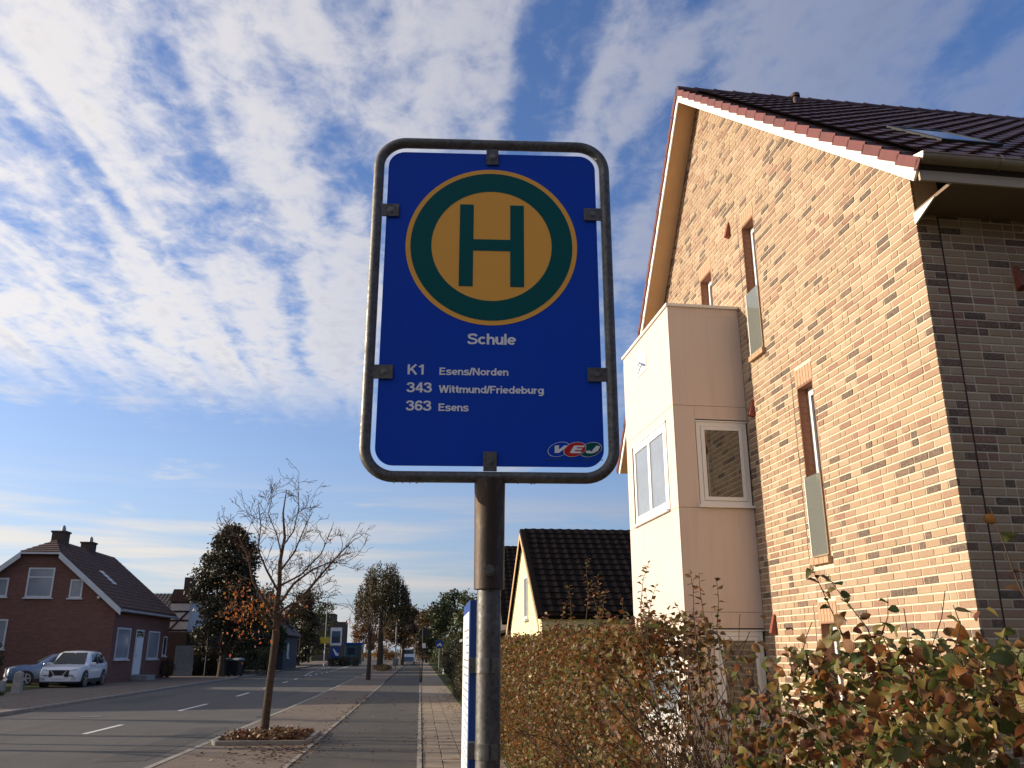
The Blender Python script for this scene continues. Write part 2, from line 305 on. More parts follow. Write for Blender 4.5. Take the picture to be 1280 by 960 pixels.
# ------------------------------------------------------------------ mesh helpers
class MB:
    def __init__(s): s.v = []; s.f = []; s.sm = False
    def add(s, vs, fs):
        b = len(s.v); s.v += [tuple(p) for p in vs]; s.f += [tuple(i + b for i in f) for f in fs]; return s
    def box(s, x0, x1, y0, y1, z0, z1):
        x0, x1 = min(x0, x1), max(x0, x1); y0, y1 = min(y0, y1), max(y0, y1); z0, z1 = min(z0, z1), max(z0, z1)
        return s.add([(x0, y0, z0), (x1, y0, z0), (x1, y1, z0), (x0, y1, z0), (x0, y0, z1), (x1, y0, z1), (x1, y1, z1), (x0, y1, z1)],
                     [(0, 3, 2, 1), (4, 5, 6, 7), (0, 1, 5, 4), (1, 2, 6, 5), (2, 3, 7, 6), (3, 0, 4, 7)])
    def prism(s, pts, axis, a, b):
        """extrude a polygon: axis 0/1/2 is the extrusion axis, pts give the two other coordinates in order"""
        def P(q, h):
            l = list(q); l.insert(axis, h); return tuple(l)
        n = len(pts)
        return s.add([P(q, a) for q in pts] + [P(q, b) for q in pts], [tuple(range(n))[::-1], tuple(range(n, 2 * n))] + [(i, (i + 1) % n, n + (i + 1) % n, n + i) for i in range(n)])
    def tube(s, path, rad, n=8, closed=False, cap=True):
        P = [Vector(p) for p in path]; N = len(P)
        if not hasattr(rad, '__len__'): rad = [rad] * N
        d0 = (P[1] - P[0]).normalized(); up = Vector((0, 0, 1)) if abs(d0.z) < .9 else Vector((0, 1, 0))
        x = d0.cross(up).normalized(); vs = []
        for i, p in enumerate(P):
            if closed: d = (P[(i + 1) % N] - P[i - 1]).normalized()
            else: d = (P[min(i + 1, N - 1)] - P[max(i - 1, 0)]).normalized()
            x = (x - d * x.dot(d)).normalized(); y = d.cross(x)
            for k in range(n):
                a = 2 * math.pi * k / n; vs.append(p + (x * math.cos(a) + y * math.sin(a)) * rad[i])
        fs = []
        for i in range(N if closed else N - 1):
            j = (i + 1) % N
            for k in range(n): fs.append((i * n + k, i * n + (k + 1) % n, j * n + (k + 1) % n, j * n + k))
        if cap and not closed: fs += [tuple(range(n))[::-1], tuple((N - 1) * n + k for k in range(n))]
        s.sm = True
        return s.add(vs, fs)
    def disc(s, c, r, y, n=64, ry=None):
        """flat disc in the x-z plane facing -y"""
        ry = ry or r
        return s.add([(c[0] + r * math.cos(2 * math.pi * k / n), y, c[1] + ry * math.sin(2 * math.pi * k / n)) for k in range(n)], [tuple(range(n))])
    def mesh(s, name, mat):
        me = bpy.data.meshes.new(name); me.from_pydata(s.v, [], s.f)
        if mat: me.materials.append(MAT[mat] if isinstance(mat, str) else mat)
        if s.sm:
            me.polygons.foreach_set('use_smooth', [True] * len(me.polygons)); me.set_sharp_from_angle(angle=R(45))
        return me
    def build(s, name, mat, parent=None, bevel=0):
        o = link(name, s.mesh(name, mat), parent)
        if bevel:
            b = o.modifiers.new('bevel', 'BEVEL'); b.width = bevel; b.segments = 2; b.limit_method = 'ANGLE'
        return o
def link(name, data, parent=None):
    o = bpy.data.objects.new(name, data); COL.objects.link(o)
    if parent: o.parent = parent
    return o
def tag(o, label=None, cat=None, group=None, kind=None):
    for k, v in (('label', label), ('category', cat), ('group', group), ('kind', kind)):
        if v: o[k] = v
    return o
def thing(name, loc, label, cat, rz=0, group=None):
    o = link(name, None); o.location = loc; o.rotation_euler = (0, 0, rz); o.empty_display_size = .2
    return tag(o, label, cat, group)
def box(name, mat, parent, x0, x1, y0, y1, z0, z1, bevel=0): return MB().box(x0, x1, y0, y1, z0, z1).build(name, mat, parent, bevel)
def copy_tree(o, parent=None):
    c = o.copy(); COL.objects.link(c); c.parent = parent
    for ch in list(o.children): copy_tree(ch, c)
    return c
def npmesh(name, V, F, mat, uv=None):
    """fast mesh from numpy arrays; F has a fixed number of corners per face"""
    me = bpy.data.meshes.new(name); k = F.shape[1]
    me.vertices.add(len(V)); me.vertices.foreach_set('co', V.astype(np.float32).ravel())
    me.loops.add(F.size); me.loops.foreach_set('vertex_index', F.astype(np.int32).ravel())
    me.polygons.add(len(F)); me.polygons.foreach_set('loop_start', np.arange(0, F.size, k, dtype=np.int32))
    me.materials.append(MAT[mat])
    if uv is not None:
        l = me.uv_layers.new(name='UVMap'); l.data.foreach_set('uv', uv[F.ravel()].astype(np.float32).ravel())
    me.update(calc_edges=True); me.validate(); return me
# leaf templates: length along +y, width along x, folded along the midrib
LEAF_LO = (np.array([(0, 0, 0), (.32, .45, .10), (0, 1, -.05), (-.32, .45, .10)]), np.array([(0, 1, 2), (0, 2, 3)]))
LEAF_HI = (np.array([(0, 0, 0), (0, .35, -.02), (0, .7, -.03), (0, 1, -.10), (.25, .14, .05), (.37, .38, .08), (.31, .68, .05), (.15, .88, -.02), (-.25, .14, .05), (-.37, .38, .08), (-.31, .68, .05), (-.15, .88, -.02)]),
           np.array([(0, 4, 1), (4, 5, 1), (1, 5, 2), (5, 6, 2), (2, 6, 3), (6, 7, 3), (0, 1, 8), (8, 1, 9), (1, 2, 9), (9, 2, 10), (2, 3, 10), (10, 3, 11)]))
def leaf_frames(n, droop=.2, up=.2):
    """random orientation matrices (n,3,3)"""
    a = rng.uniform(0, 2 * np.pi, n); el = rng.normal(-droop, .6, n)
    d = np.stack([np.cos(a) * np.cos(el), np.sin(a) * np.cos(el), np.sin(el)], 1)
    q = rng.normal(0, 1, (n, 3)) + np.array([0, 0, up]); x = np.cross(d, q); x /= np.linalg.norm(x, axis=1)[:, None]
    return np.stack([x, d, np.cross(x, d)], 2)
def leaf_mesh(name, P, size, mat, hi=False, droop=.2, up=.8, frames=None):
    T, Fc = LEAF_HI if hi else LEAF_LO; n = len(P)
    Q = leaf_frames(n, droop, up) if frames is None else frames
    s = np.asarray(size) * np.ones(n)
    L = np.repeat(T[None], n, 0).astype(float)
    if hi:
        cu = rng.normal(-.35, .45, n)[:, None]; fo = rng.uniform(-.1, .9, n)[:, None]; tw = rng.normal(0, .35, n)[:, None]; wv = rng.uniform(.8, 1.15, n)[:, None]
        L[:, :, 2] += cu * (T[None, :, 1] - .3) ** 2 + fo * np.abs(T[None, :, 0]) * .5 + tw * T[None, :, 0] * T[None, :, 1]; L[:, :, 0] *= wv
    V = np.einsum('nij,nkj->nki', Q, L) * s[:, None, None] + P[:, None, :]
    F = (Fc[None] + (np.arange(n) * len(T))[:, None, None]).reshape(-1, 3)
    uv = np.tile(np.stack([T[:, 0] + .5, T[:, 1]], 1), (n, 1)) if hi else None
    return npmesh(name, V.reshape(-1, 3), F, mat, uv)

# ------------------------------------------------------------------ ground, road, paths
def struct(o): o['kind'] = 'structure'; return o
struct(MB().add([(-2500, -2500, -.10), (2500, -2500, -.10), (2500, 2500, -.10), (-2500, 2500, -.10)], [(0, 1, 2, 3)]).build('ground', 'grass'))
def kx(Y): return -3.82 - max(0, Y - 34) * .012          # right kerb
def mx(Y): return -6.92 - max(0, Y - 34) * .034          # centre line
def lx(Y): return -11.15 - max(0, Y - 25) * .016         # left kerb
YS = [-25, 0, 12, 25, 34, 45, 60, 80, 110, 150, 220, 320]
def strip(fa, fb, z, name, mat, z0=-.14):
    m = MB()
    for a, b in zip(YS[:-1], YS[1:]):
        m.add([(fa(a), a, z), (fb(a), a, z), (fb(b), b, z), (fa(b), b, z), (fa(a), a, z0), (fb(a), a, z0), (fb(b), b, z0), (fa(b), b, z0)], [(0, 1, 2, 3), (0, 3, 7, 4), (1, 5, 6, 2)])
    return struct(m.build(name, mat))
road = strip(lambda y: lx(y), lambda y: kx(y), -.085, 'road', 'road')
verge = strip(lambda y: kx(y) + .13, lambda y: -1.88, 0, 'parking_strip', 'paver')
cyc = strip(lambda y: -1.80, lambda y: 0., -.002, 'cycle_path', 'cycle')
walk = strip(lambda y: .07, lambda y: 1.28, -.022, 'pavement', 'soil')
strip(lambda y: 1.28, lambda y: 60, .012, 'front_garden', 'grass')
lpave = strip(lambda y: lx(y) - 1.9, lambda y: lx(y) - .13, 0, 'far_pavement', 'paver')
strip(lambda y: lx(y) - 70, lambda y: lx(y) - 5.2, .015, 'far_garden', 'grass')
strip(lambda y: lx(y) - 5.2, lambda y: lx(y) - 1.9, .004, 'driveway', 'paver')
far_slab = strip(lambda y: .075, lambda y: 1.27, -.006, 'pavement_far', 'slab'); 
for i, v in enumerate(far_slab.data.vertices):
    if v.co.y < 34: v.co.y = 34 - .003
# paving slabs that can be told apart
slab_me = None
k = 0
for r in range(73):
    for c in range(4):
        y = 12.0 + r * .302; x = .085 + c * .298
        if slab_me is None:
            m = MB(); m.add([(0, 0, 0), (.290, 0, 0), (.290, .293, 0), (0, .293, 0), (.006, .006, .012), (.284, .006, .012), (.284, .287, .012), (.006, .287, .012)], [(4, 5, 6, 7), (0, 1, 5, 4), (1, 2, 6, 5), (2, 3, 7, 6), (3, 0, 4, 7)])
            slab_me = m.mesh('paving_slab', 'slab')
        o = link('paving_slab', slab_me, walk); o.location = (x, y, -.016 + random.uniform(-.003, .003)); o.rotation_euler = (random.uniform(-.006, .006), random.uniform(-.006, .006), random.uniform(-.008, .008))
near = MB()
for r in range(60):
    for c in range(4):
        y = 12 - .302 * (r + 1); x = .085 + c * .298; near.box(x, x + .29, y, y + .293, -.03, -.005)
tag(near.build('paving_slabs', 'slab', walk), kind='stuff')
# kerb stones
ks = MB().prism([(0, -.14), (.13, -.14), (.13, .006), (.025, .006), (0, -.02)], 1, 0, .985).mesh('kerb_stone', 'kerb')
for i in range(52):
    y = 8 + i
    o = link('kerb_stone', ks, verge); o.location = (kx(y), y, random.uniform(-.004, .004)); o.rotation_euler = (0, 0, -math.atan(kx(y) - kx(y + 1)) * -1)
ks2 = MB().prism([(0, -.14), (0, .006), (-.105, .006), (-.13, -.02), (-.13, -.14)][::-1], 1, 0, .985).mesh('kerb_stone', 'kerb')
ks2 = MB().prism([(-.13, -.14), (0, -.14), (0, -.02), (-.025, .006), (-.13, .006)], 1, 0, .985).mesh('kerb_stone', 'kerb')
for i in range(56):
    y = 16 + i
    o = link('kerb_stone', ks2, lpave); o.location = (lx(y), y, random.uniform(-.004, .004)); o.rotation_euler = (0, 0, math.atan(lx(y) - lx(y + 1)))
es = MB().box(0, .07, 0, .49, -.1, .008).mesh('edging_stone', 'kerb')
for i in range(72):
    y = 12 + i * .5
    o = link('edging_stone', es, cyc); o.location = (-.002, y, random.uniform(-.004, .006)); o.rotation_euler = (0, 0, random.uniform(-.01, .01))
    o = link('edging_stone', es, cyc); o.location = (-1.875, y, random.uniform(-.004, .006)); o.rotation_euler = (0, 0, random.uniform(-.01, .01))
# lane markings
dash = [(20.0, 22.4), (27.4, 30.9), (36, 39), (43.5, 46.2), (51, 53.5), (57, 59)]
for a, b in dash:
    MB().add([(mx(a) - .06, a, -.080), (mx(a) + .06, a, -.080), (mx(b) + .06, b, -.080), (mx(b) - .06, b, -.080)], [(0, 1, 2, 3)]).build('lane_marking', 'marking', road)
for i in range(12):
    a = 62 + i * 3.6; b = a + 2
    for off in (-.9, .75):
        MB().add([(mx(a) + off * min(1, i / 5) - .06, a, -.080), (mx(a) + off * min(1, i / 5) + .06, a, -.080), (mx(b) + off * min(1, i / 5) + .06, b, -.080), (mx(b) + off * min(1, i / 5) - .06, b, -.080)], [(0, 1, 2, 3)]).build('lane_marking', 'marking', road)
for a, b, off in ((100, 128, .9), (120, 150, -1.6)):
    MB().add([(mx(a) + off - .07, a, -.080), (mx(a) + off + .07, a, -.080), (mx(b) + off + .5, b, -.080), (mx(b) + off + .3, b, -.080)], [(0, 1, 2, 3)]).build('lane_marking', 'marking', road)
for x0, x1, y0, y1 in ((-10.6, -9.4, 31.5, 37), (-5.0, -4.25, 15, 21.5)): MB().add([(x0, y0, -.0815), (x1, y0 + .1, -.0815), (x1 - .05, y1, -.0815), (x0 + .04, y1 - .1, -.0815)], [(0, 1, 2, 3)]).build('asphalt_patch', 'patch', road)

for y in (24.5, 47.0):      # gully grates in the gutter
    g = box('gully_grate', 'black', road, kx(y) - .42, kx(y) - .04, y, y + .45, -.12, -.081)
    for q in range(6): box('grate_bar', 'galv', g, kx(y) - .40, kx(y) - .06, y + .03 + q * .07, y + .06 + q * .07, -.081, -.076)
mh = MB().add([(-8.6 + .31 * math.cos(R(a)), 25.2 + .31 * math.sin(R(a)), -.079) for a in range(0, 360, 15)], [tuple(range(24))]).build('manhole_cover', 'galv', road)

# ------------------------------------------------------------------ bus stop sign
# lettering drawn as strokes: cap height 1, bold grotesque; {char: (advance, [polylines])}
def arc(cx, cy, rx, ry, a0, a1, n=18): return [(cx + rx * math.cos(R(a0 + (a1 - a0) * k / n)), cy + ry * math.sin(R(a0 + (a1 - a0) * k / n))) for k in range(n + 1)]
def spl(p, n=5):
    """smooth a coarse polyline (Catmull-Rom)"""
    q = [p[0]] + list(p) + [p[-1]]; o = []
    for i in range(1, len(q) - 2):
        for k in range(n):
            t = k / n; o.append(tuple(.5 * (2 * q[i][d] + (q[i + 1][d] - q[i - 1][d]) * t + (2 * q[i - 1][d] - 5 * q[i][d] + 4 * q[i + 1][d] - q[i + 2][d]) * t * t + (3 * q[i][d] - q[i - 1][d] - 3 * q[i + 1][d] + q[i + 2][d]) * t ** 3) for d in (0, 1)))
    return o + [p[-1]]
SS_ = [(.67, .74), (.58, .87), (.38, .905), (.18, .84), (.14, .72), (.22, .59), (.42, .51), (.62, .42), (.67, .28), (.58, .14), (.38, .095), (.17, .13), (.08, .27)]
arch = lambda x, d=.40: spl([(x, .38), (x + .06, .56), (x + d * .52, .635), (x + d * .9, .57), (x + d, .42)]) + [(x + d, 0)]
st_ = lambda x, t=.73: [(x, 0), (x, t)]
GL = {'S': (.76, [spl(SS_)]), 's': (.60, [spl([(x * .76, y * .73) for x, y in SS_])]), 'c': (.62, [arc(.325, .365, .225, .27, 42, 318)]), 'h': (.62, [st_(.1, 1), arch(.1)]), 'n': (.62, [st_(.1), arch(.1)]),
 'm': (.94, [st_(.1), arch(.1, .36), arch(.46, .36)]), 'u': (.62, [[(.1, .73), (.1, .30)] + spl([(.1, .30), (.15, .15), (.29, .095), (.43, .17), (.5, .34)]), st_(.5)]), 'l': (.22, [st_(.1, 1)]), 'i': (.22, [st_(.1), [(.1, .84), (.1, 1.0)]]),
 'e': (.64, [[(.12, .36), (.53, .36)], arc(.325, .365, .225, .27, 0, 318)]), 'o': (.67, [arc(.33, .365, .235, .27, 0, 360)]), 'd': (.66, [arc(.31, .365, .215, .27, 0, 360), st_(.53, 1)]), 'b': (.66, [arc(.33, .365, .215, .27, 0, 360), st_(.1, 1)]),
 'g': (.66, [arc(.31, .365, .215, .27, 0, 360), [(.53, .73), (.53, .02)] + spl([(.53, .02), (.46, -.15), (.30, -.19), (.12, -.13)])]), 'r': (.43, [st_(.1), spl([(.1, .38), (.17, .56), (.37, .62)])]), 't': (.41, [[(.19, .95), (.19, .24)] + spl([(.19, .24), (.24, .12), (.37, .10)]), [(.02, .64), (.37, .64)]]),
 'K': (.76, [st_(.1, 1), [(.64, 1), (.16, .40)], [(.30, .58), (.68, 0)]]), 'E': (.70, [st_(.1, 1), [(.1, .905), (.62, .905)], [(.1, .52), (.58, .52)], [(.1, .095), (.64, .095)]]), 'F': (.64, [st_(.1, 1), [(.1, .905), (.60, .905)], [(.1, .49), (.52, .49)]]),
 'N': (.80, [st_(.1, 1), st_(.66, 1), [(.13, .97), (.63, .03)]]), 'W': (1.06, [[(.07, 1), (.28, 0)], [(.28, 0), (.51, 1)], [(.51, 1), (.74, 0)], [(.74, 0), (.95, 1)]]), '/': (.34, [[(.04, -.02), (.28, 1.02)]]), 'V': (.70, [[(.07, 1), (.34, 0)], [(.34, 0), (.61, 1)]]), 'J': (.60, [[(.46, 1), (.46, .32)] + spl([(.46, .32), (.40, .14), (.26, .095), (.12, .15), (.08, .34)])]),
 '1': (.62, [st_(.38, 1), [(.36, .94), (.12, .74)]]), '3': (.66, [spl([(.07, .72), (.14, .86), (.30, .905), (.46, .86), (.51, .74), (.45, .60), (.26, .53)]), spl([(.26, .53), (.48, .46), (.55, .29), (.47, .14), (.30, .095), (.13, .14), (.06, .29)])]), '4': (.66, [st_(.45, 1), [(.43, .97), (.08, .30)], [(.04, .30), (.62, .30)]]), '6': (.66, [arc(.32, .32, .215, .225, 0, 360), spl([(.105, .34), (.11, .60), (.18, .82), (.34, .905), (.47, .85), (.52, .73)])])}
def stroke(m, P, t, f):
    """one pen stroke of width t; f maps glyph coordinates to sign coordinates"""
    closed = math.dist(P[0], P[-1]) < 1e-6; n = len(P); vs = []
    for i, p in enumerate(P):
        a = P[i - 1] if i else (P[-2] if closed else None); b_ = P[i + 1] if i < n - 1 else (P[1] if closed else None)
        ds = []
        for u_, v_ in ((a, p), (p, b_)):
            if u_ is None or v_ is None: continue
            d = (v_[0] - u_[0], v_[1] - u_[1]); L = math.hypot(*d) or 1; ds.append((-d[1] / L, d[0] / L))
        nx, ny = sum(d[0] for d in ds) / len(ds), sum(d[1] for d in ds) / len(ds); L = max(.35, nx * nx + ny * ny); nx, ny = nx / L, ny / L
        vs += [f(p[0] + nx * t / 2, p[1] + ny * t / 2), f(p[0] - nx * t / 2, p[1] - ny * t / 2)]
    m.add(vs, [(2 * i, 2 * i + 2, 2 * i + 3, 2 * i + 1) for i in range(n - 1)])
def text_mesh(body, name, mat, parent, x0, z0, width, cap, y, t=.172, shear=0):
    m = MB(); tot = sum(GL[c][0] for c in body) - .09; sx = width / tot; q = 0; k = 0
    for c in body:
        for P in GL[c][1]:
            stroke(m, P, t, lambda a, b_: (x0 + (q + a + b_ * shear) * sx, y - (k % 4) * .00008, z0 + b_ * cap)); k += 1
        q += GL[c][0]
    return m.build(name, mat, parent)
stop = thing('bus_stop_sign', (.159, 2.1, 0), 'blue bus stop sign with a round H emblem in a grey tube frame', 'bus stop', R(-3.2))
ZC, HW, Z0, Z1 = 2.442, .314, 1.965, 2.915
def rrect(hw, z0, z1, r, n=8, y=0):
    pts = []
    for cx, cz, a0 in ((hw - r, z1 - r, 0), (-hw + r, z1 - r, 90), (-hw + r, z0 + r, 180), (hw - r, z0 + r, 270)):
        for k in range(n + 1):
            a = R(a0 + 90 * k / n); pts.append((cx + r * math.cos(a), y, cz + r * math.sin(a)))
    return pts
MB().tube(rrect(HW, Z0, Z1, .075, 10), .0145, 12, closed=True).build('frame', 'galv', stop)
pm = MB().prism([(p[0], p[2]) for p in rrect(.288, 1.993, 2.885, .045, 8)], 1, -.002, .002)
panel = pm.build('sign_panel', 'blue', stop)
cz = 2.602
def ring(r0, r1, y, n=96):
    m = MB(); vs = []; 
    for k in range(n):
        a = 2 * math.pi * k / n; vs += [(r0 * math.cos(a), y, cz + r0 * math.sin(a)), (r1 * math.cos(a), y, cz + r1 * math.sin(a))]
    return m.add(vs, [(2 * k, 2 * ((k + 1) % n), 2 * ((k + 1) % n) + 1, 2 * k + 1) for k in range(n)])
ring(.219, .2325, -.0030).build('emblem_border', 'orange', panel)
ring(.163, .2195, -.0034).build('emblem_ring', 'green', panel)
MB().disc((0, cz), .1635, -.0030, 96).build('emblem_disc', 'orange', panel)
hm = MB().add([(a, -.0038, b) for a, b in ((-.0875, cz - .122), (-.050, cz - .122), (-.050, cz - .017), (.050, cz - .017), (.050, cz - .122), (.0875, cz - .122), (.0875, cz + .122), (.050, cz + .122), (.050, cz + .017), (-.050, cz + .017), (-.050, cz + .122), (-.0875, cz + .122))],
              [(0, 1, 2, 9, 10, 11), (2, 3, 8, 9), (3, 4, 5, 6, 7, 8)]); hm.build('emblem_letter', 'green', panel)
YT = -.0026
text_mesh('Schule', 'stop_name', 'letter', panel, -.0625, 2.316, .125, .0305, YT)
for (num, dest, wn_, wd), z in zip((('K1', 'Esens/Norden', .044, .177), ('343', 'Wittmund/Friedeburg', .062, .268), ('363', 'Esens', .062, .075)), (2.231, 2.183, 2.1345)):
    text_mesh(num, 'route_number', 'letter', panel, -.2145, z, wn_, .0272, YT)
    text_mesh(dest, 'route_destination', 'letter', panel, -.1325, z, wd, .0200, YT)
def ell(cx, cz_, a, b, sh, y, n=40): return [(cx + a * math.cos(2 * math.pi * k / n) + sh * b * math.sin(2 * math.pi * k / n), y, cz_ + b * math.sin(2 * math.pi * k / n)) for k in range(n)]
lz = 2.038
for cx, mt, dy in ((.174, 'blue', 0), (.254, 'green', 0), (.214, 'red', -.0006)):
    MB().add(ell(cx, lz, .0275, .0195, .45, -.0026 + dy), [tuple(range(40))]).build('logo_rim', 'letter', panel)
    MB().add(ell(cx, lz, .0262, .0184, .45, -.0030 + dy), [tuple(range(40))]).build('logo_oval', mt, panel)
for ch, x0, wd in (('V', .153, .027), ('E', .201, .026), ('J', .240, .023)):
    text_mesh(ch, 'logo_letter', 'letter', panel, x0, lz - .0095, wd, .019, -.0040, .24, .28)
cap_ = MB()
for a, b_ in ((.138, .196), (.201, .226), (.231, .282)):   # caption too small to read: one thin stroke per letter
    q = a
    while q < b_: cap_.box(q, q + .0024, -.0029, -.0025, lz - .0285, lz - .0245); q += .0042
tag(cap_.build('logo_caption', 'caption', panel), kind='stuff')
def bracket(x, z, dx, dz):
    w_, h_ = (.034, .050) if dx == 0 else (.054, .038)
    o = MB().box(x - w_ / 2 - .0, x + w_ / 2, -.0085, -.0052, z - h_ / 2, z + h_ / 2).build('bracket', 'galv', stop, .001)
    m = MB(); n = 6; m.prism([(x + dx * -.004 + .0065 * math.cos(R(60 * k)), z + .0065 * math.sin(R(60 * k))) for k in range(n)], 1, -.0125, -.0085)
    m.prism([(x + dx * -.004 + .0095 * math.cos(R(30 * k)), z + .0095 * math.sin(R(30 * k))) for k in range(12)], 1, -.0098, -.0083); m.build('bolt', 'bolt', o)
for x, z, dx, dz in ((0, 2.873, 0, 1), (0, 2.004, 0, -1), (-.280, 2.700, -1, 0), (.280, 2.700, 1, 0), (-.278, 2.236, -1, 0), (.278, 2.236, 1, 0)): bracket(x, z, dx, dz)
MB().tube([(0, 0, -.02), (0, 0, 1.80)], .0285, 28).build('post', 'galv', stop)
slv = MB().tube([(0, 0, 1.693), (0, 0, 1.80), (0, 0, 1.90), (0, 0, 1.958)], [.0365, .0368, .0375, .0385], 28).build('sleeve', 'sleeve', stop)
b = MB().prism([(.010 * math.cos(R(60 * k)), 1.735 + .010 * math.sin(R(60 * k))) for k in range(6)], 1, -.048, -.036); b.prism([(.0135 * math.cos(R(30 * k)), 1.735 + .0135 * math.sin(R(30 * k))) for k in range(12)], 1, -.040, -.034); b.build('bolt', 'bolt', slv)
for z in (1.52, 1.335):
    c = MB().tube([(0, 0, z - .017), (0, 0, z + .017)], .0305, 28, cap=True).build('clamp', 'bolt', stop)
    MB().box(-.045, -.020, -.004, .05, z - .017, z + .017).build('clamp_arm', 'bolt', c)
    m = MB().box(-.002, .002, -.040, -.030, z - .017, z + .017); m.box(.006, .022, -.034, -.029, z - .016, z + .016); m.prism([(.014 + .005 * math.cos(R(60 * k)), z + .005 * math.sin(R(60 * k))) for k in range(6)], 1, -.040, -.034); m.build('clamp_screw', 'bolt', c)
cs = MB().box(-.0095, .0095, 0, .37, .95, 1.672).build('timetable_case', 'casblue', stop, .002); cs.location = (-.036, .055, 0); cs.rotation_euler = (0, 0, R(2.7))
MB().box(-.0105, -.0096, .012, .358, .965, 1.645).build('timetable_sheet', 'paper', cs)
pr = MB()
for i in range(34): pr.box(-.0109, -.0106, .03, random.uniform(.15, .33), 1.60 - i * .018, 1.604 - i * .018)
pr.build('timetable_print', 'print', cs)
for i in range(11):
    x = random.uniform(-.24, .24)
    m = MB(); r = random.uniform(.0018, .003); m.tube([(x, 0, Z0 - .0128), (x, 0, Z0 - .0145), (x, 0, Z0 - .0145 - r * .8)], [r * 1.8, r, r * .3], 6); m.build('water_drop', 'lampglass', stop)

# ------------------------------------------------------------------ brick apartment house
BLD = thing('brick_apartment_house', (4.85, 7.31, 0), 'tall sunlit house of mottled tan brick with a cream box bay', 'house', R(2.2))
YR, ZR = 5.42, 11.02           # gable apex of the wall side (underside of the verge)
SR, SL = .855, 1.19            # roof slopes right and left
WY = 9.85                      # far end of the gable wall
DEPTH = 9.0
def zroof(y): return ZR - (YR - y) * SR if y < YR else ZR - (y - YR) * SL
COURSE = .0833; BH = .067; JT = .0155
openings = [(3.66, 4.09, 5.66, 7.74), (2.44, 2.86, 2.63, 4.80), (2.47, 2.88, .0, 1.88), (5.41, 5.92, 5.9, 7.66), (4.50, 6.95, 0, 6.50)]
lintels = [(a - .02, b + .02, t, t + .25) for a, b, z, t in openings[:4]]
sills = [(a - .04, b + .04, z - .085, z) for a, b, z, t in openings[:2]]
mjoint = [(2.985, 2.45, 5.05), (4.225, 5.4, 8.0), (3.0, .0, 2.1)]
core = MB(); core.prism([(.007, 0), (WY, 0), (WY, zroof(WY) - .1), (YR, ZR - .12), (.007, zroof(0) - .1)], 0, .007, .30)
cme = core.build('wall', 'mortar', BLD)
# window reveals are cut as boxes out of the wall core
cut = MB()
for a, b_, z0, z1 in openings[:4]: cut.box(-.1, .8, a, b_, z0, z1)
for yj, s_, t_ in mjoint: box('movement_joint', 'joint', BLD, .003, .0065, yj - .007, yj + .007, s_, t_)
box('movement_joint', 'joint', BLD, .238, .254, .003, .0066, 0, 5.85)
cuto = cut.build('cutter', 'mortar', BLD)
bm_ = cme.modifiers.new('cut', 'BOOLEAN'); bm_.operation = 'DIFFERENCE'; bm_.object = cuto; bm_.solver = 'EXACT'
bpy.context.view_layer.update()
me2 = bpy.data.meshes.new_from_object(cme.evaluated_get(bpy.context.evaluated_depsgraph_get())); cme.modifiers.clear(); cme.data = me2; bpy.data.objects.remove(cuto)
fw = MB().box(.30, DEPTH, .0072, .30, 0, 5.88); fw.build('side_wall', 'mortar', BLD)
box('rear_wall', 'mortar', BLD, .3, DEPTH, WY - .3, WY, 0, 6.0)
bricks = []      # (plane, u0, u1, z0, z1): plane 0 = gable (x=0), 1 = side wall (y=0)
def subtract(segs, a, b):
    out = []
    for s0, s1 in segs:
        if b <= s0 or a >= s1: out.append((s0, s1)); continue
        if a - s0 > .02: out.append((s0, a))
        if s1 - b > .02: out.append((b, s1))
    return out
nrow = int(11.2 / COURSE)
for r in range(nrow):
    z0 = r * COURSE + .006; z1 = z0 + BH; zm = (z0 + z1) / 2
    # gable
    ya = 0. if zm < zroof(0) else YR - (ZR - zm) / SR; yb = WY if zm < zroof(WY) else YR + (ZR - zm) / SL
    segs = [(ya, yb)]
    for a, b_, s, t in openings:
        if z1 > s + .01 and z0 < t - .01: segs = subtract(segs, a - (.0 if b_ - a < 1 else -.03), b_)
    for a, b_, s, t in lintels:
        if z1 > s and z0 < t: segs = subtract(segs, a, b_)
    for a, b_, s, t in sills:
        if z1 > s and z0 < t: segs = subtract(segs, a, b_)
    for yj, s, t in mjoint:
        if s < zm < t: segs = subtract(segs, yj - .007, yj + .007)
    for s0, s1 in segs:
        y = s0; first = True
        while y < s1 - .03:
            L = .115 if (random.random() < .32 or (first and s0 == 0. and r % 2)) else .24
            if first and s0 == 0.: L = .24 if r % 2 else .115
            first = False
            e = min(y + L, s1)
            if s1 - e < .05: e = s1
            bricks.append((0, y + (JT if y > s0 else 0), e, z0, z1)); y = e
    # side wall
    if z1 < 5.88:
        x = .0; first = True
        while x < 7.0:
            L = .115 if random.random() < .3 else .24
            if first: L = .115 if r % 2 else .24
            if first and r % 2: 
                bricks.append((1, x + .03, .115, z0, z1)); bricks.append((1, .1265, .236, z0, z1)); x = .236
            elif first: bricks.append((1, x + .03, .236, z0, z1)); x = .236
            else:
                s = x + (JT if x > .24 else .018)
                bricks.append((1, s, x + L, z0, z1)); x += L
            first = False
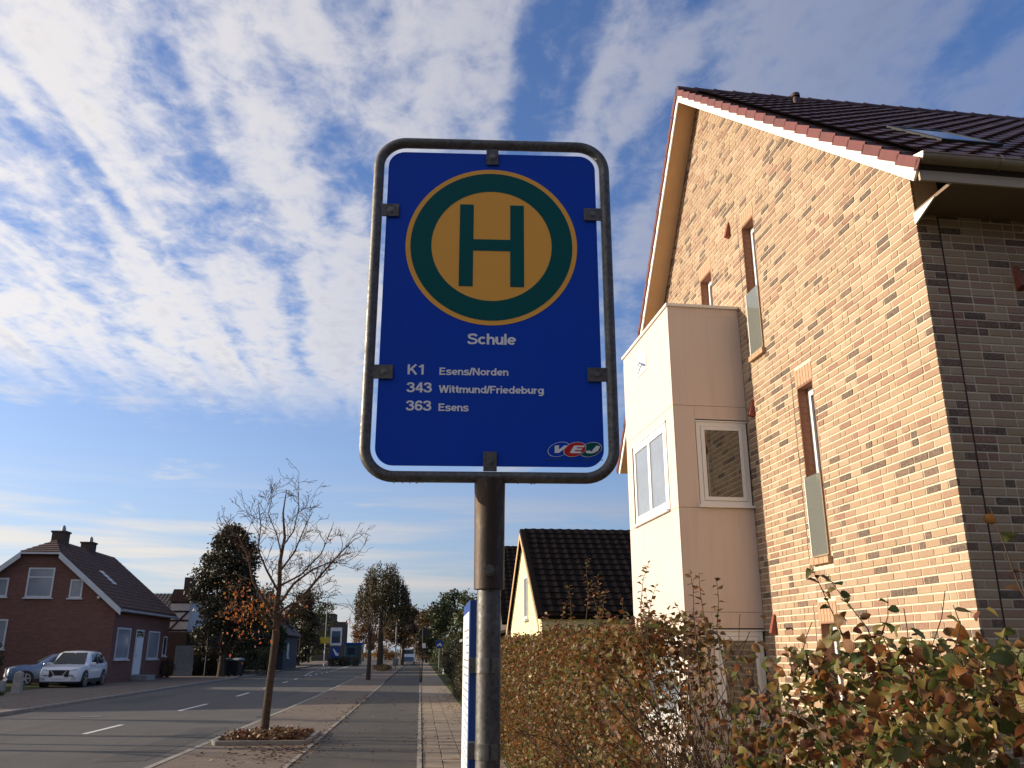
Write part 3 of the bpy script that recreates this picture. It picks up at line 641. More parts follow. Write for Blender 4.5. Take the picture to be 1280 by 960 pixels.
def brick_geom(u0, u1, z0, z1, plane, j=0.):
    c = .0028; d = .03
    P = [(u0, z0), (u1, z0), (u1, z1), (u0, z1)]; I = [(u0 + c, z0 + c), (u1 - c, z0 + c), (u1 - c, z1 - c), (u0 + c, z1 - c)]
    if plane == 0: vs = [(d, a, b) for a, b in P] + [(c, a, b) for a, b in P] + [(0 - j, a, b) for a, b in I]
    else: vs = [(a, d, b) for a, b in P] + [(a, c, b) for a, b in P] + [(a, 0 - j, b) for a, b in I]
    fs = [(8, 9, 10, 11)] + [(i, (i + 1) % 4, 4 + (i + 1) % 4, 4 + i) for i in range(4)] + [(4 + i, 4 + (i + 1) % 4, 8 + (i + 1) % 4, 8 + i) for i in range(4)]
    if plane == 0: fs = [f[::-1] for f in fs]
    return vs, fs
CL = (-5.125, -7.121, 1.55)
def vis(b):
    pl, u0, u1, z0, z1 = b; c = ((u0 + u1) / 2, (z0 + z1) / 2)
    p = (0, c[0], c[1]) if pl == 0 else (c[0], 0, c[1])
    d = [p[i] - CL[i] for i in range(3)]; D = math.sqrt(sum(q * q for q in d))
    cosv = (d[0] if pl == 0 else d[1]) / D
    if z0 < 1.62 and (pl == 0 and u0 < 2.4): return 0
    if pl == 1 and u1 > .42 + (z0 - 1.6) * .20: return 0
    return (u1 - u0) * BH * cosv / D / D
order = sorted(range(len(bricks)), key=lambda i: -vis(bricks[i]))
indiv = set(order[:300])
unit = {}
rest = MB(); rest1 = MB()
for i, (pl, u0, u1, z0, z1) in enumerate(bricks):
    if i in indiv:
        key = (pl, round(u1 - u0, 2) if abs((u1 - u0) - .2285) > .002 and abs((u1 - u0) - .1035) > .002 else round(u1 - u0, 3))
        if key not in unit:
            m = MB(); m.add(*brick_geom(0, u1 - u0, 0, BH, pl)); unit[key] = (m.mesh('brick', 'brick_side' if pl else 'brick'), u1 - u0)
        o = link('brick', unit[key][0], BLD); j = random.uniform(-.003, .002)
        o.location = (j, u0, z0) if pl == 0 else (u0, j, z0)
        f = (u1 - u0) / unit[key][1]; o.scale = (1, f, 1) if pl == 0 else (f, 1, 1)
    else: (rest1 if pl else rest).add(*brick_geom(u0, u1, z0, z1, pl, random.uniform(-.002, .003)))
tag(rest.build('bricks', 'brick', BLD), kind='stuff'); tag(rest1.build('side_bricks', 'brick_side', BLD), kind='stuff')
# soldier lintels, brick sills, windows
def window(y0, y1, z0, z1, glassrail, sill=True):
    n = 6; wdt = (y1 - y0 + .04) / n
    for k in range(n):
        vs, fs = brick_geom(y0 - .02 + k * wdt + .006, y0 - .02 + (k + 1) * wdt - .002, z1 + .008, z1 + .238, 0, .003); MB().add(vs, fs).build('lintel_brick', 'sillbrick', BLD)
    # reveal lining in brick, with its shade put into the colour
    for yy in (y0 - .003, y1 - .013):
        m = MB(); q = z0
        while q < z1: m.box(.004, .20, yy, yy + .016, q + .006, min(q + .077, z1)); q += COURSE
        m.box(.012, .20, yy + .003, yy + .013, z0, z1)
        m.build('reveal', 'reveal', BLD)
    box('reveal', 'reveal', BLD, .004, .20, y0 + .013, y1 - .013, z1 - .012, z1 + .004)
    wn_ = MB()
    fx = .135; y0 += .014; y1 -= .014
    for (a, b_, c, d) in ((y0, y1, z1 - .075, z1 - .012), (y0, y1, z0, z0 + .07), (y0, y0 + .06, z0 + .07, z1 - .075), (y1 - .06, y1, z0 + .07, z1 - .075)): wn_.box(fx, fx + .07, a, b_, c, d)
    for (a, b_, c, d) in ((y0 + .06, y1 - .06, z1 - .125, z1 - .078), (y0 + .06, y1 - .06, z0 + .072, z0 + .12), (y0 + .06, y0 + .105, z0 + .12, z1 - .125), (y1 - .105, y1 - .06, z0 + .12, z1 - .125)): wn_.box(fx - .018, fx + .05, a, b_, c, d)
    wo_ = wn_.build('window', 'plastic', BLD, .004)
    box('pane', 'glass', wo_, fx + .012, fx + .02, y0 + .10, y1 - .10, z0 + .115, z1 - .12)
    if sill:
        n = 4; wdt = (y1 - y0 + .08) / n
        for k in range(n): MB().box(-.055, .10, y0 - .04 + k * wdt + .004, y0 - .04 + (k + 1) * wdt - .004, z0 - .08, z0 - .004).build('sill_brick', 'sillbrick', BLD, .004)
    if glassrail:
        g = box('glass_guard', 'frost', BLD, -.012, .002, y0 + .02, y1 + .02, z0 + .03, z0 + glassrail)
        box('guard_rail', 'zinc', g, -.016, .006, y0 + .005, y0 + .02, z0 + .02, z0 + glassrail + .01); box('guard_rail', 'plastic', g, -.016, .006, y1 + .02, y1 + .035, z0 + .02, z0 + glassrail + .01)
        box('guard_rail', 'zinc', g, -.018, .008, y0 + .02, y1 + .02, z0 + .012, z0 + .032)
window(*openings[0], .98); window(*openings[1], 1.0); window(2.47, 2.88, .05, 1.88, .9, False); window(*openings[3], 0, False)
for x, y, z in ((0, 4.53, 7.90), (0, 4.20, 4.88), (0, 4.11, 1.86), (0, 7.35, 6.6)):
    MB().add([(-.002, y - .03, z + .17), (-.002, y + .03, z + .17), (-.002, y + .035, z - .10), (-.002, y - .035, z - .10), (-.022, y - .03, z + .16), (-.022, y + .03, z + .16), (-.085, y + .035, z - .07), (-.085, y - .035, z - .07)],
             [(4, 5, 6, 7)[::-1], (0, 1, 5, 4)[::-1], (1, 2, 6, 5)[::-1], (2, 3, 7, 6)[::-1], (3, 0, 4, 7)[::-1]]).build('vent_cowl', 'terracotta', BLD)
x, z = 1.01, 5.1
MB().add([(x - .03, -.002, z + .17), (x + .03, -.002, z + .17), (x + .035, -.002, z - .10), (x - .035, -.002, z - .10), (x - .03, -.022, z + .16), (x + .03, -.022, z + .16), (x + .035, -.085, z - .07), (x - .035, -.085, z - .07)],
         [(4, 5, 6, 7), (0, 1, 5, 4), (1, 2, 6, 5), (2, 3, 7, 6), (3, 0, 4, 7)]).build('vent_cowl', 'terracotta', BLD)
# box bay: cladding panels on a core, two storeys of windows
BY0, BY1, BO, BT = 4.47, 7.0, 1.12, 6.60
bay = box('bay', 'joint', BLD, -BO + .02, .0, BY0 + .02, BY1 - .02, 0, BT - .06)
def bpanel(y0, y1, z0, z1, x=-BO): return box('cladding_panel', 'cream', bay, x, x + .016, y0, y1, z0, z1, .002)
def npanel(x0, x1, z0, z1, y=BY0): return box('cladding_panel', 'cream', bay, x0, x1, y, y + .016, z0, z1, .002)
g_ = .0026
zs = [0, 2.07, 3.50, 5.0, 6.42]
# street-facing side (full panels and pieces round the window y 4.87..6.62, z 3.5..4.84)
bpanel(BY0, BY1, 5.0 + g_, 6.42); bpanel(BY0, BY1, 2.07 + g_, 3.50 - g_); bpanel(BY0, 4.80, 0, 2.07 - g_); bpanel(6.66, BY1, 0, 2.07 - g_); bpanel(4.80 + g_, 6.66 - g_, 1.86, 2.07 - g_); bpanel(4.80 + g_, 6.66 - g_, 0, .58)
bpanel(BY0, 4.82, 3.50 + g_, 5.0 - g_); bpanel(6.68, BY1, 3.50 + g_, 5.0 - g_); bpanel(4.82 + g_, 6.68 - g_, 4.87, 5.0 - g_)
XB = -BO + .017
npanel(XB, -.002, 5.0 + g_, 6.42); npanel(XB, -.002, 2.07 + g_, 3.50 - g_); npanel(XB, -.80, 3.50 + g_, 5.0 - g_); npanel(-.80 + g_, -.002, 4.80, 5.0 - g_); npanel(XB, -.74, 0, 2.07 - g_); npanel(-.74 + g_, -.002, 1.86, 2.07 - g_); npanel(-.74 + g_, -.002, 0, .58)
box('roof_cap', 'trim', bay, -BO - .025, -.001, BY0 - .025, BY1 + .02, BT - .045, BT, .003); box('cap_band', 'cream', bay, -BO + .004, -.001, BY0 + .004, BY1 - .004, 6.42 + g_, BT - .047)
def bay_window(side, u0, u1, z0, z1, parts=2):
    wn_ = MB()
    def bx(a, b_, c, d, dp0, dp1):
        if side == 'x': wn_.box(-BO + dp0, -BO + dp1, a, b_, c, d)
        else: wn_.box(a, b_, BY0 + dp0, BY0 + dp1, c, d)
    t = .065
    for (a, b_, c, d) in ((u0, u1, z1 - t, z1), (u0, u1, z0, z0 + t), (u0, u0 + t, z0 + t, z1 - t), (u1 - t, u1, z0 + t, z1 - t)): bx(a, b_, c, d, .004, .07)
    st = (u1 - u0 - 2 * t) / parts; panes = []
    for k in range(parts):
        a = u0 + t + k * st + .004; b_ = u0 + t + (k + 1) * st - .004; c = z0 + t + .004; d = z1 - t - .004; s = .055
        for q in ((a, b_, d - s, d), (a, b_, c, c + s), (a, a + s, c + s, d - s), (b_ - s, b_, c + s, d - s)): bx(*q, -.006, .05)
        panes.append((a + s - .004, b_ - s + .004, c + s - .004, d - s + .004))
    for k in range(parts - 1): bx(u0 + t + (k + 1) * st - .02, u0 + t + (k + 1) * st + .02, z0 + t, z1 - t, .0, .06)
    bx(u0 - .03, u1 + .03, z0 - .035, z0, -.05, .03); bx(u0 - .02, u1 + .02, z1, z1 + .02, -.012, .03)
    wo_ = wn_.build('window', 'plastic', BLD, .003)
    for a, b_, c, d in panes:
        if side == 'x': box('pane', 'curtain', wo_, -BO + .012, -BO + .019, a, b_, c, d)
        else: box('pane', 'glass', wo_, a, b_, BY0 + .012, BY0 + .019, c, d)
bay_window('x', 4.87, 6.62, 3.535, 4.84); bay_window('x', 4.87, 6.60, .62, 1.82)
bay_window('y', -.79, -.02, 3.535, 4.76, 1); bay_window('y', -.73, -.03, .62, 1.82, 1)
pl = MB().box(-BO - .012, -BO, 5.62, 6.10, 5.93, 6.30).build('wall_plaque', 'plastic', BLD, .02)
m = MB()
for k in range(3): m.tube([(-BO - .0135, 6.05 - .40 * t_, 5.99 + k * .06 + .09 * math.sin(t_ * 3 + k)) for t_ in [q / 10 for q in range(11)]], .010, 5)
m.build('plaque_mark', 'carblue', pl)
# roof planes, tiles, verge, ridge, eaves
OV, EV = .35, .62
def slope_frame(side):
    """origin on the ridge, unit vectors across (u), down the slope (v), normal (n)"""
    if side == 'r': v = Vector((0, -1, -SR)).normalized(); n = Vector((0, -SR, 1)).normalized(); u = v.cross(n)
    else: v = Vector((0, 1, -SL)).normalized(); n = Vector((0, SL, 1)).normalized(); u = v.cross(n)
    return u, v, n
def tile_geom(wd, ln, h=.022):
    n = 7; vs = []; fs = []
    for j, (yy, zz) in enumerate(((0, 0), (ln, .028), (ln, .006))):
        for i in range(n + 1):
            q = i / n; vs.append((q * wd, yy, zz + h * (math.cos(2 * math.pi * q) * .5 + .5) ** 1.5 + (.0 if j < 2 else -.0)))
    for j in range(2):
        for i in range(n): fs.append((j * (n + 1) + i, j * (n + 1) + i + 1, (j + 1) * (n + 1) + i + 1, (j + 1) * (n + 1) + i))
    return vs, [f[::-1] for f in fs]
def tiled(parent, O, u, v, n, width, length, tw, gauge, mat, keep, camloc=None):
    """cover a slope with tiles: the `keep` nearest to the camera as parts, the rest joined"""
    nc = int(width / tw); nr = int(length / gauge); tg = tile_geom(tw + .012, gauge + .035)
    mm = MB(); mm.add(*tg); mm.sm = True; me = mm.mesh('roof_tile', mat)
    Mx = Matrix((u, v, n)).transposed().to_4x4(); spots = []
    for r in range(nr):
        for c in range(nc):
            p = O + u * (c * tw) + v * (r * gauge) + n * .012
            spots.append(((p - camloc).length if camloc else 0, p))
    if camloc: spots.sort(key=lambda q: q[0])
    rest_ = MB(); rest_.sm = True
    for i, (d, p) in enumerate(spots):
        X = Matrix.Translation(p) @ Mx @ Matrix.Rotation(random.uniform(-.006, .006), 4, 'Y')
        if i < keep:
            o = link('roof_tile', me, parent); o.matrix_local = X
        else: rest_.add([X @ Vector(q) for q in tg[0]], tg[1])
    if len(rest_.v): tag(rest_.build('roof_tiles', mat, parent), kind='stuff')
TH = .10
for side in 'rl':
    u, v, n = slope_frame(side)
    Lr = (YR + EV) / abs(v.y) if side == 'r' else (10.32 - YR) / abs(v.y)
    A = Vector((-OV, YR, ZR)); B = Vector((DEPTH, YR, ZR))
    d = n * TH; e = v * Lr
    s = MB().add([A, B, B + e, A + e, A + d, B + d, B + e + d, A + e + d], [(0, 3, 2, 1), (4, 5, 6, 7), (3, 7, 6, 2), (0, 4, 7, 3), (0, 1, 5, 4), (1, 2, 6, 5)])
    rf = s.build('roof_deck', 'joint', BLD)
    # soffit below the verge and white bargeboard
    MB().add([A + Vector((.03, 0, -.004)), Vector((.0, YR, ZR - .004)), Vector((.0, YR, ZR - .004)) + e, A + Vector((.03, 0, -.004)) + e, A + Vector((.03, 0, -.02)), Vector((.0, YR, ZR - .02)), Vector((.0, YR, ZR - .02)) + e, A + Vector((.03, 0, -.02)) + e],
             [(4, 7, 6, 5), (0, 1, 2, 3), (3, 2, 6, 7)]).build('soffit', 'soffit', BLD)
    bb = [A - n * .075, A + n * .09, A + n * .09 + e, A - n * .075 + e]
    MB().add([p + Vector((-.022, 0, 0)) for p in bb] + [p + Vector((.003, 0, 0)) for p in bb], [(0, 1, 2, 3), (7, 6, 5, 4), (0, 3, 7, 4), (1, 5, 6, 2), (3, 2, 6, 7)]).build('bargeboard', 'trim', BLD)
    gauge = .345; nv = int(Lr / gauge) + 1
    for r in range(nv):
        a = A + v * (r * gauge) + n * (TH + .02); b_ = A + v * min((r + 1) * gauge + .03, Lr + .05) + n * (TH + .05)
        x0 = Vector((-.045, 0, 0)); x1 = Vector((.12, 0, 0)); dn = n * -.105
        m = MB(); P = [a + x0, a + x1, b_ + x1, b_ + x0, a + x0 + dn, b_ + x0 + dn, a + x0 + dn + Vector((.02, 0, 0)), b_ + x0 + dn + Vector((.02, 0, 0)), b_ + Vector((-.025, 0, 0)), b_ + x1 - n * .02]
        m.add(P, [(0, 1, 2, 3), (0, 3, 5, 4), (4, 5, 7, 6), (3, 8, 7, 5), (3, 2, 9)]); m.build('verge_tile', 'tile_red', BLD)
    O = Vector((-OV + .09, YR, ZR)) + n * TH
    if side == 'r':
        tiled(BLD, O + u * 0 if u.x > 0 else O + Vector((DEPTH + OV - .09, 0, 0)), u, v, n, DEPTH + OV - .1, Lr + .04, .30, gauge, 'tile', 300, Vector(CL))
    else: tiled(BLD, O if u.x > 0 else O + Vector((DEPTH + OV - .09, 0, 0)), u, v, n, DEPTH + OV - .1, Lr + .04, .30, gauge, 'tile', 0)
ru, rv, rn = slope_frame('r')
x = -OV - .03
for k in range(int((DEPTH + OV) / .36)):
    m = MB(); m.tube([(x, YR, ZR + .105 + .006), (x + .30, YR, ZR + .105), (x + .335, YR, ZR + .105), (x + .36, YR, ZR + .105)], [.105, .10, .118, .118], 12); m.build('ridge_tile', 'tile', BLD); x += .36
def on_r(x, y, h=0): return Vector((x, y, ZR - (YR - y) * SR)) + rn * (TH + h)
sk = MB()
for a, b_, c, d in ((1.0, 1.78, .82, .90), (1.0, 1.78, 1.70, 1.78), (1.0, 1.08, .9, 1.7), (1.70, 1.78, .9, 1.7)):
    sk.add([on_r(a, c, .02), on_r(b_, c, .02), on_r(b_, d, .02), on_r(a, d, .02), on_r(a, c, .075), on_r(b_, c, .075), on_r(b_, d, .075), on_r(a, d, .075)], [(4, 5, 6, 7), (0, 1, 5, 4), (1, 2, 6, 5), (2, 3, 7, 6), (3, 0, 4, 7)])
sko = sk.build('skylight', 'black', BLD)
MB().add([on_r(1.07, .89, .068), on_r(1.71, .89, .068), on_r(1.71, 1.71, .068), on_r(1.07, 1.71, .068)], [(0, 1, 2, 3)]).build('pane', 'glass', sko)
vp = on_r(1.45, 4.7, 0); MB().tube([vp - Vector((0, 0, .05)), vp + Vector((0, 0, .16)), vp + Vector((0, 0, .161)), vp + Vector((0, 0, .22))], [.05, .05, .075, .07], 12).build('roof_vent', 'tile', BLD)
ez = zroof(-.60)
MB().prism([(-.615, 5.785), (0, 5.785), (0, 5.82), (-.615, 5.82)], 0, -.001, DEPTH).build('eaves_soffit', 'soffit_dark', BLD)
MB().prism([(-.64, 5.775), (-.615, 5.775), (-.615, 6.0), (-.64, 6.0)], 0, -OV + .004, DEPTH).build('fascia', 'fascia', BLD)
MB().prism([(-.36, 5.783), (-.01, 5.783), (-.01, 5.66)], 0, -.022, -.003).build('eaves_end_board', 'trim', BLD)
gp = [(.072 * math.cos(R(a)), .072 * math.sin(R(a))) for a in range(180, 361, 18)]; gy, gz = -.705, 5.985
gm = MB(); n_ = len(gp); vs = [(-OV - .02, gy + a, gz + b_) for a, b_ in gp] + [(DEPTH, gy + a, gz + b_) for a, b_ in gp] + [(-OV - .02, gy + a * .93, gz + .003 + b_ * .93) for a, b_ in gp] + [(DEPTH, gy + a * .93, gz + .003 + b_ * .93) for a, b_ in gp]
gm.add(vs, [(i, i + 1, n_ + i + 1, n_ + i) for i in range(n_ - 1)] + [(2 * n_ + i, 3 * n_ + i, 3 * n_ + i + 1, 2 * n_ + i + 1) for i in range(n_ - 1)]); gm.sm = True
gut = gm.build('gutter', 'zinc', BLD)
MB().tube([(-OV - .02, gy - .072, gz + .004), (DEPTH, gy - .072, gz + .004)], .009, 8).build('gutter_bead', 'zinc', gut)
MB().prism([(gy + a * 1.04, gz + b_ * 1.04) for a, b_ in gp] + [(gy + .07, gz + .05), (gy - .075, gz + .012)], 0, -OV - .03, -OV - .02).build('gutter_end', 'trim', gut)
MB().tube([(.42, gy, gz - .004), (.45, gy, gz - .004)], .076, 20, cap=False).build('gutter_clip', 'zinc', gut)

# ------------------------------------------------------------------ other houses
def win(parent, plane, pos, a0, a1, z0, z1, mat='white', sign=1, bars=0, sill=True, transom=False, glass='curtain'):
    """window on a wall plane: plane 'y' faces -y at y=pos, plane 'x' faces +x at x=pos"""
    m = MB(); t = .085
    def bx(a, b_, c, d, p0, p1, mm):
        if plane == 'y': mm.box(a, b_, pos - p1, pos - p0, c, d)
        else: mm.box(pos + sign * p0, pos + sign * p1, a, b_, c, d)
    for q in ((a0, a1, z1 - t, z1), (a0, a1, z0, z0 + t), (a0, a0 + t, z0 + t, z1 - t), (a1 - t, a1, z0 + t, z1 - t)): bx(*q, -.05, .04, m)
    if transom: bx(a0 + t, a1 - t, z0 + (z1 - z0) * .66, z0 + (z1 - z0) * .66 + .07, -.05, .035, m)
    for k in range(bars): 
        x = a0 + (a1 - a0) * (k + 1) / (bars + 1); bx(x - .03, x + .03, z0 + t, z1 - t, -.05, .03, m)
    w_ = m.build('window', mat, parent)
    p = MB(); bx(a0 + t - .01, a1 - t + .01, z0 + t - .01, z1 - t + .01, -.04, .008, p); p.build('pane', glass, w_)
    if sill: s = MB(); bx(a0 - .08, a1 + .08, z0 - .07, z0 - .002, -.02, .12, s); s.build('sill', 'white', w_)
    return w_
RH = thing('red_brick_house', (-16.3, 49.3, 0), 'dark red brick house with a half-hipped tile roof, two chimneys and white windows', 'house')
W_, D_, EZ, S_ = 8.4, 10.6, 3.95, .83           # width in -x, length in +y, eaves height, roof pitch
RX = -W_ / 2; RZ = EZ + S_ * W_ / 2; HC = 6.62   # ridge, height of the clipped gable
hx = (HC - EZ) / S_
hm = MB(); hm.prism([(0, 0), (0, EZ), (-hx, HC - .05), (-W_ + hx, HC - .05), (-W_, EZ), (-W_, 0)][::-1], 1, 0, D_); hm.build('wall', 'redbrick', RH)
ov = .35
zr = lambda x: EZ + S_ * (-x) if x > RX else EZ + S_ * (W_ + x)
hipy = 1.5
def P(x, y, dz=.12): return (x, y, zr(x) + dz)
e_ = ov
roofm = MB()
A1, A2, A3, A4 = (e_, -.3, zr(e_) + .1), (-hx, -.3, HC + .1), (RX, hipy, RZ + .1), (RX, D_ + .25, RZ + .1)
A5 = (e_, D_ + .25, zr(e_) + .1)
B1, B2, B5 = (-W_ - e_, -.3, zr(e_) + .1), (-W_ + hx, -.3, HC + .1), (-W_ - e_, D_ + .25, zr(e_) + .1)
lo = lambda p: (p[0], p[1], p[2] - .16)
vs = [A1, A2, A3, A4, A5, B1, B2, B5]; vs += [lo(p) for p in vs]
roofm.add(vs, [(0, 4, 3, 2, 1), (5, 6, 2, 3, 7), (1, 2, 6), (8, 9, 10, 11, 12), (13, 15, 11, 10, 14), (9, 14, 10), (0, 1, 9, 8), (1, 6, 14, 9), (6, 5, 13, 14), (0, 8, 12, 4), (4, 12, 11, 3), (3, 11, 15, 7), (5, 7, 15, 13)])
rro = roofm.build('roof', 'tile_old', RH)
# tile courses on the street-side slope and the hip, too small to single out
tc_ = MB(); L = (Vector(A4) - Vector(A5)).length; dv = (Vector(A5) - Vector(A4)).normalized()
nrm = Vector((S_, 0, 1)).normalized()
for r in range(int(L / .34)):
    t0 = r * .34; ya = -.3 if r * .34 > (Vector(A2) - Vector((RX, -.3, RZ + .1))).length else hipy - (hipy + .3) * (r * .34) / max(.01, (Vector(A2) - Vector((RX, -.3, RZ + .1))).length)
    a = Vector((RX, 0, RZ + .1)) + dv * t0; b_ = Vector((RX, 0, RZ + .1)) + dv * (t0 + .36)
    y = ya
    while y < D_ + .2:
        q = [a + Vector((0, y, 0)) + nrm * .012, a + Vector((0, y + .12, 0)) + nrm * .045, a + Vector((0, y + .24, 0)) + nrm * .012]; q2 = [b_ + Vector((0, y, 0)) + nrm * .035, b_ + Vector((0, y + .12, 0)) + nrm * .07, b_ + Vector((0, y + .24, 0)) + nrm * .035]
        q3 = [p - nrm * .03 for p in q2]; tc_.add(q + q2 + q3, [(0, 3, 4, 1), (1, 4, 5, 2), (3, 6, 7, 4), (4, 7, 8, 5)]); y += .25
tag(tc_.build('roof_tiles', 'tile_old', RH), kind='stuff')
hp = MB(); hn = (Vector(A2) - Vector(A3)).cross(Vector(B2) - Vector(A3)).normalized(); hn = hn if hn.z > 0 else -hn
for r in range(6):
    f0, f1 = r / 6, (r + 1) / 6 + .03
    q = [Vector(A3).lerp(Vector(A2), f0) + hn * .01, Vector(A3).lerp(Vector(B2), f0) + hn * .01, Vector(A3).lerp(Vector(B2), f1) + hn * .05, Vector(A3).lerp(Vector(A2), f1) + hn * .05]
    hp.add(q + [q[3] - hn * .04, q[2] - hn * .04], [(0, 1, 2, 3), (3, 2, 5, 4)])
tag(hp.build('hip_tiles', 'tile_old', RH), kind='stuff')
for a, b_ in ((A1, A2), (A2, B2), (B2, B1)):
    a, b_ = Vector(a), Vector(b_); dn = Vector((0, 0, -.34 if abs(a.z - b_.z) > 1 else -.14)); f = Vector((0, -.03, 0))
    MB().add([a + f, b_ + f, b_ + f + dn, a + f + dn, a - f * .3, b_ - f * .3, b_ - f * .3 + dn, a - f * .3 + dn], [(0, 1, 2, 3), (7, 6, 5, 4), (0, 4, 5, 1), (3, 2, 6, 7), (0, 3, 7, 4), (1, 5, 6, 2)]).build('bargeboard', 'white', RH)
MB().tube([(e_ + .05, -.3, zr(e_)), (e_ + .05, D_ + .3, zr(e_))], .07, 8).build('gutter', 'greypaint', RH)
MB().tube([Vector(A4) + Vector((0, .02, .02)), Vector(A5) + Vector((0, .02, .02))], .05, 6).build('verge_strip', 'white', RH)
for y, h, wdt in ((2.0, .55, .36), (6.3, .45, .34)):
    c = MB().box(RX - wdt, RX + wdt, y - .35, y + .35, RZ - .5, RZ + h).box(RX - wdt - .05, RX + wdt + .05, y - .4, y + .4, RZ + h, RZ + h + .1).build('chimney', 'darkbrick', RH)
    MB().tube([(RX + .1, y, RZ + h + .05), (RX + .1, y, RZ + h + .3), (RX + .1, y, RZ + h + .45)], [.13, .12, .04], 8).build('chimney_pot', 'greypaint', c)
win(RH, 'y', 0, -4.76, -3.40, 4.32, 5.88, transom=True); win(RH, 'y', 0, -2.52, -1.86, 4.30, 5.28); win(RH, 'y', 0, -6.5, -5.68, 4.35, 5.33); win(RH, 'y', 0, -7.4, -5.38, 1.7, 3.2, bars=1)
for y0, y1, z0, z1, b_ in ((.65, 2.9, 1.16, 2.82, 1), (6.3, 8.55, 1.14, 2.76, 1)): win(RH, 'x', 0, y0, y1, z0, z1, bars=0)
win(RH, 'x', 0, 9.5, 10.3, 1.3, 2.5, glass='glass')
d = MB().box(-.03, .03, 3.9, 5.35, .30, 2.78).build('door', 'white', RH); box('door_leaf', 'plastic', d, .03, .045, 4.05, 5.2, .35, 2.3); box('pane', 'glass', d, .03, .045, 4.05, 5.2, 2.38, 2.7); box('handle', 'greypaint', d, .045, .10, 4.12, 4.20, 1.3, 1.36)
box('doorstep', 'concrete', RH, .02, .9, 3.8, 5.45, 0, .28, .01)
rs = Vector((-2.1, 3.6, 0)); q0 = Vector((0, 0, zr(-1.7) + .14)); 
MB().add([(-1.45, 3.3, zr(-1.45) + .17), (-1.45, 4.0, zr(-1.45) + .17), (-2.35, 4.0, zr(-2.35) + .17), (-2.35, 3.3, zr(-2.35) + .17), (-1.45, 3.3, zr(-1.45) + .05), (-1.45, 4.0, zr(-1.45) + .05), (-2.35, 4.0, zr(-2.35) + .05), (-2.35, 3.3, zr(-2.35) + .05)], [(0, 1, 2, 3), (0, 4, 5, 1), (1, 5, 6, 2), (2, 6, 7, 3), (3, 7, 4, 0)]).build('skylight', 'white', RH)
for sx in (-.9, -W_ + .9):
    MB().box(sx - .06, sx + .06, -.28, 0, zr(sx) - .42, zr(sx) - .3).build('corbel', 'white', RH)

def house(name, label, loc, wx, wy, ez, rz_, ridge, wallmat, roofmat, rot=0, wins=(), ov=.35, chim=(), tiles=0, group=None, cat='house'):
    """simple pitched house: footprint 0..wx, 0..wy; ridge 'x' or 'y' is the ridge direction"""
    h = thing(name, loc, label, cat, rot, group)
    m = MB()
    if ridge == 'x': m.prism([(0, 0), (wy, 0), (wy, ez), (wy / 2, rz_), (0, ez)], 0, 0, wx)
    else: m.prism([(0, 0), (0, ez), (wx / 2, rz_), (wx, ez), (wx, 0)][::-1], 1, 0, wy)
    m.build('wall', wallmat, h)
    half = (wy if ridge == 'x' else wx) / 2; s = (rz_ - ez) / half
    for sg in (-1, 1):
        if ridge == 'x':
            yr = wy / 2; A = Vector((-ov, yr, rz_ + .06)); B = Vector((wx + ov, yr, rz_ + .06)); E = Vector((0, sg * (half + ov), -(half + ov) * s)); n = Vector((0, sg * s, 1)).normalized() * .12
        else:
            xr = wx / 2; A = Vector((xr, -ov, rz_ + .06)); B = Vector((xr, wy + ov, rz_ + .06)); E = Vector((sg * (half + ov), 0, -(half + ov) * s)); n = Vector((sg * s, 0, 1)).normalized() * .12
        MB().add([A, B, B + E, A + E, A + n, B + n, B + E + n, A + E + n], [(0, 1, 2, 3), (4, 7, 6, 5), (0, 3, 7, 4), (1, 5, 6, 2), (2, 6, 7, 3), (0, 4, 5, 1)]).build('roof', roofmat, h)
        if tiles and sg == (-1 if ridge == 'x' else 1):
            v = E.normalized(); nn = n.normalized(); u = v.cross(nn); o = (A if u.dot(B - A) > 0 else B) + n
            Mi = Matrix.Translation(Vector(loc)) @ Matrix.Rotation(rot, 4, 'Z'); cl = Mi.inverted() @ Vector((0, 0, 1.55))
            tiled(h, o, u, v, nn, (B - A).length, E.length, .30, .345, roofmat, 300 if tiles > 1 else 0, cl)
    for w__ in wins: win(h, *w__[0], **w__[1])
    for cx, cy, cw, ct in chim: MB().box(cx - cw, cx + cw, cy - cw, cy + cw, rz_ - 1, ct).box(cx - cw - .04, cx + cw + .04, cy - cw - .04, cy + cw + .04, ct, ct + .1).build('chimney', 'darkbrick', h)
    return h
yh = house('yellow_house', 'yellow rendered bungalow with a steep black roof behind the hedge', (3.35, 24.6, 0), 11, 8.6, 2.45, 5.35, 'x', 'yellow', 'tile_dark', 0, [(('x', 0, 3.1, 4.0, 2.55, 3.9), dict(sign=-1))], .13, (), 2)
for sg in (-1, 1):
    A = Vector((-.15, 4.3, 5.39)); E = Vector((0, sg * 4.65, -4.65 * .6744)); dn = Vector((0, 0, -.17))
    MB().add([A, A + E, A + E + dn, A + dn, A + Vector((.02, 0, 0)), A + E + Vector((.02, 0, 0)), A + E + dn + Vector((.02, 0, 0)), A + dn + Vector((.02, 0, 0))], [(0, 1, 2, 3), (7, 6, 5, 4), (0, 4, 5, 1), (3, 2, 6, 7), (1, 5, 6, 2)]).build('bargeboard', 'soffit', yh)
house('dark_roof_house', 'house with a dark roof peeping out between the post and the yellow house', (3.9, 40, 0), 10, 9, 2.9, 6.6, 'x', 'darkbrick', 'tile_dark', 0, (), .3, (), 1)
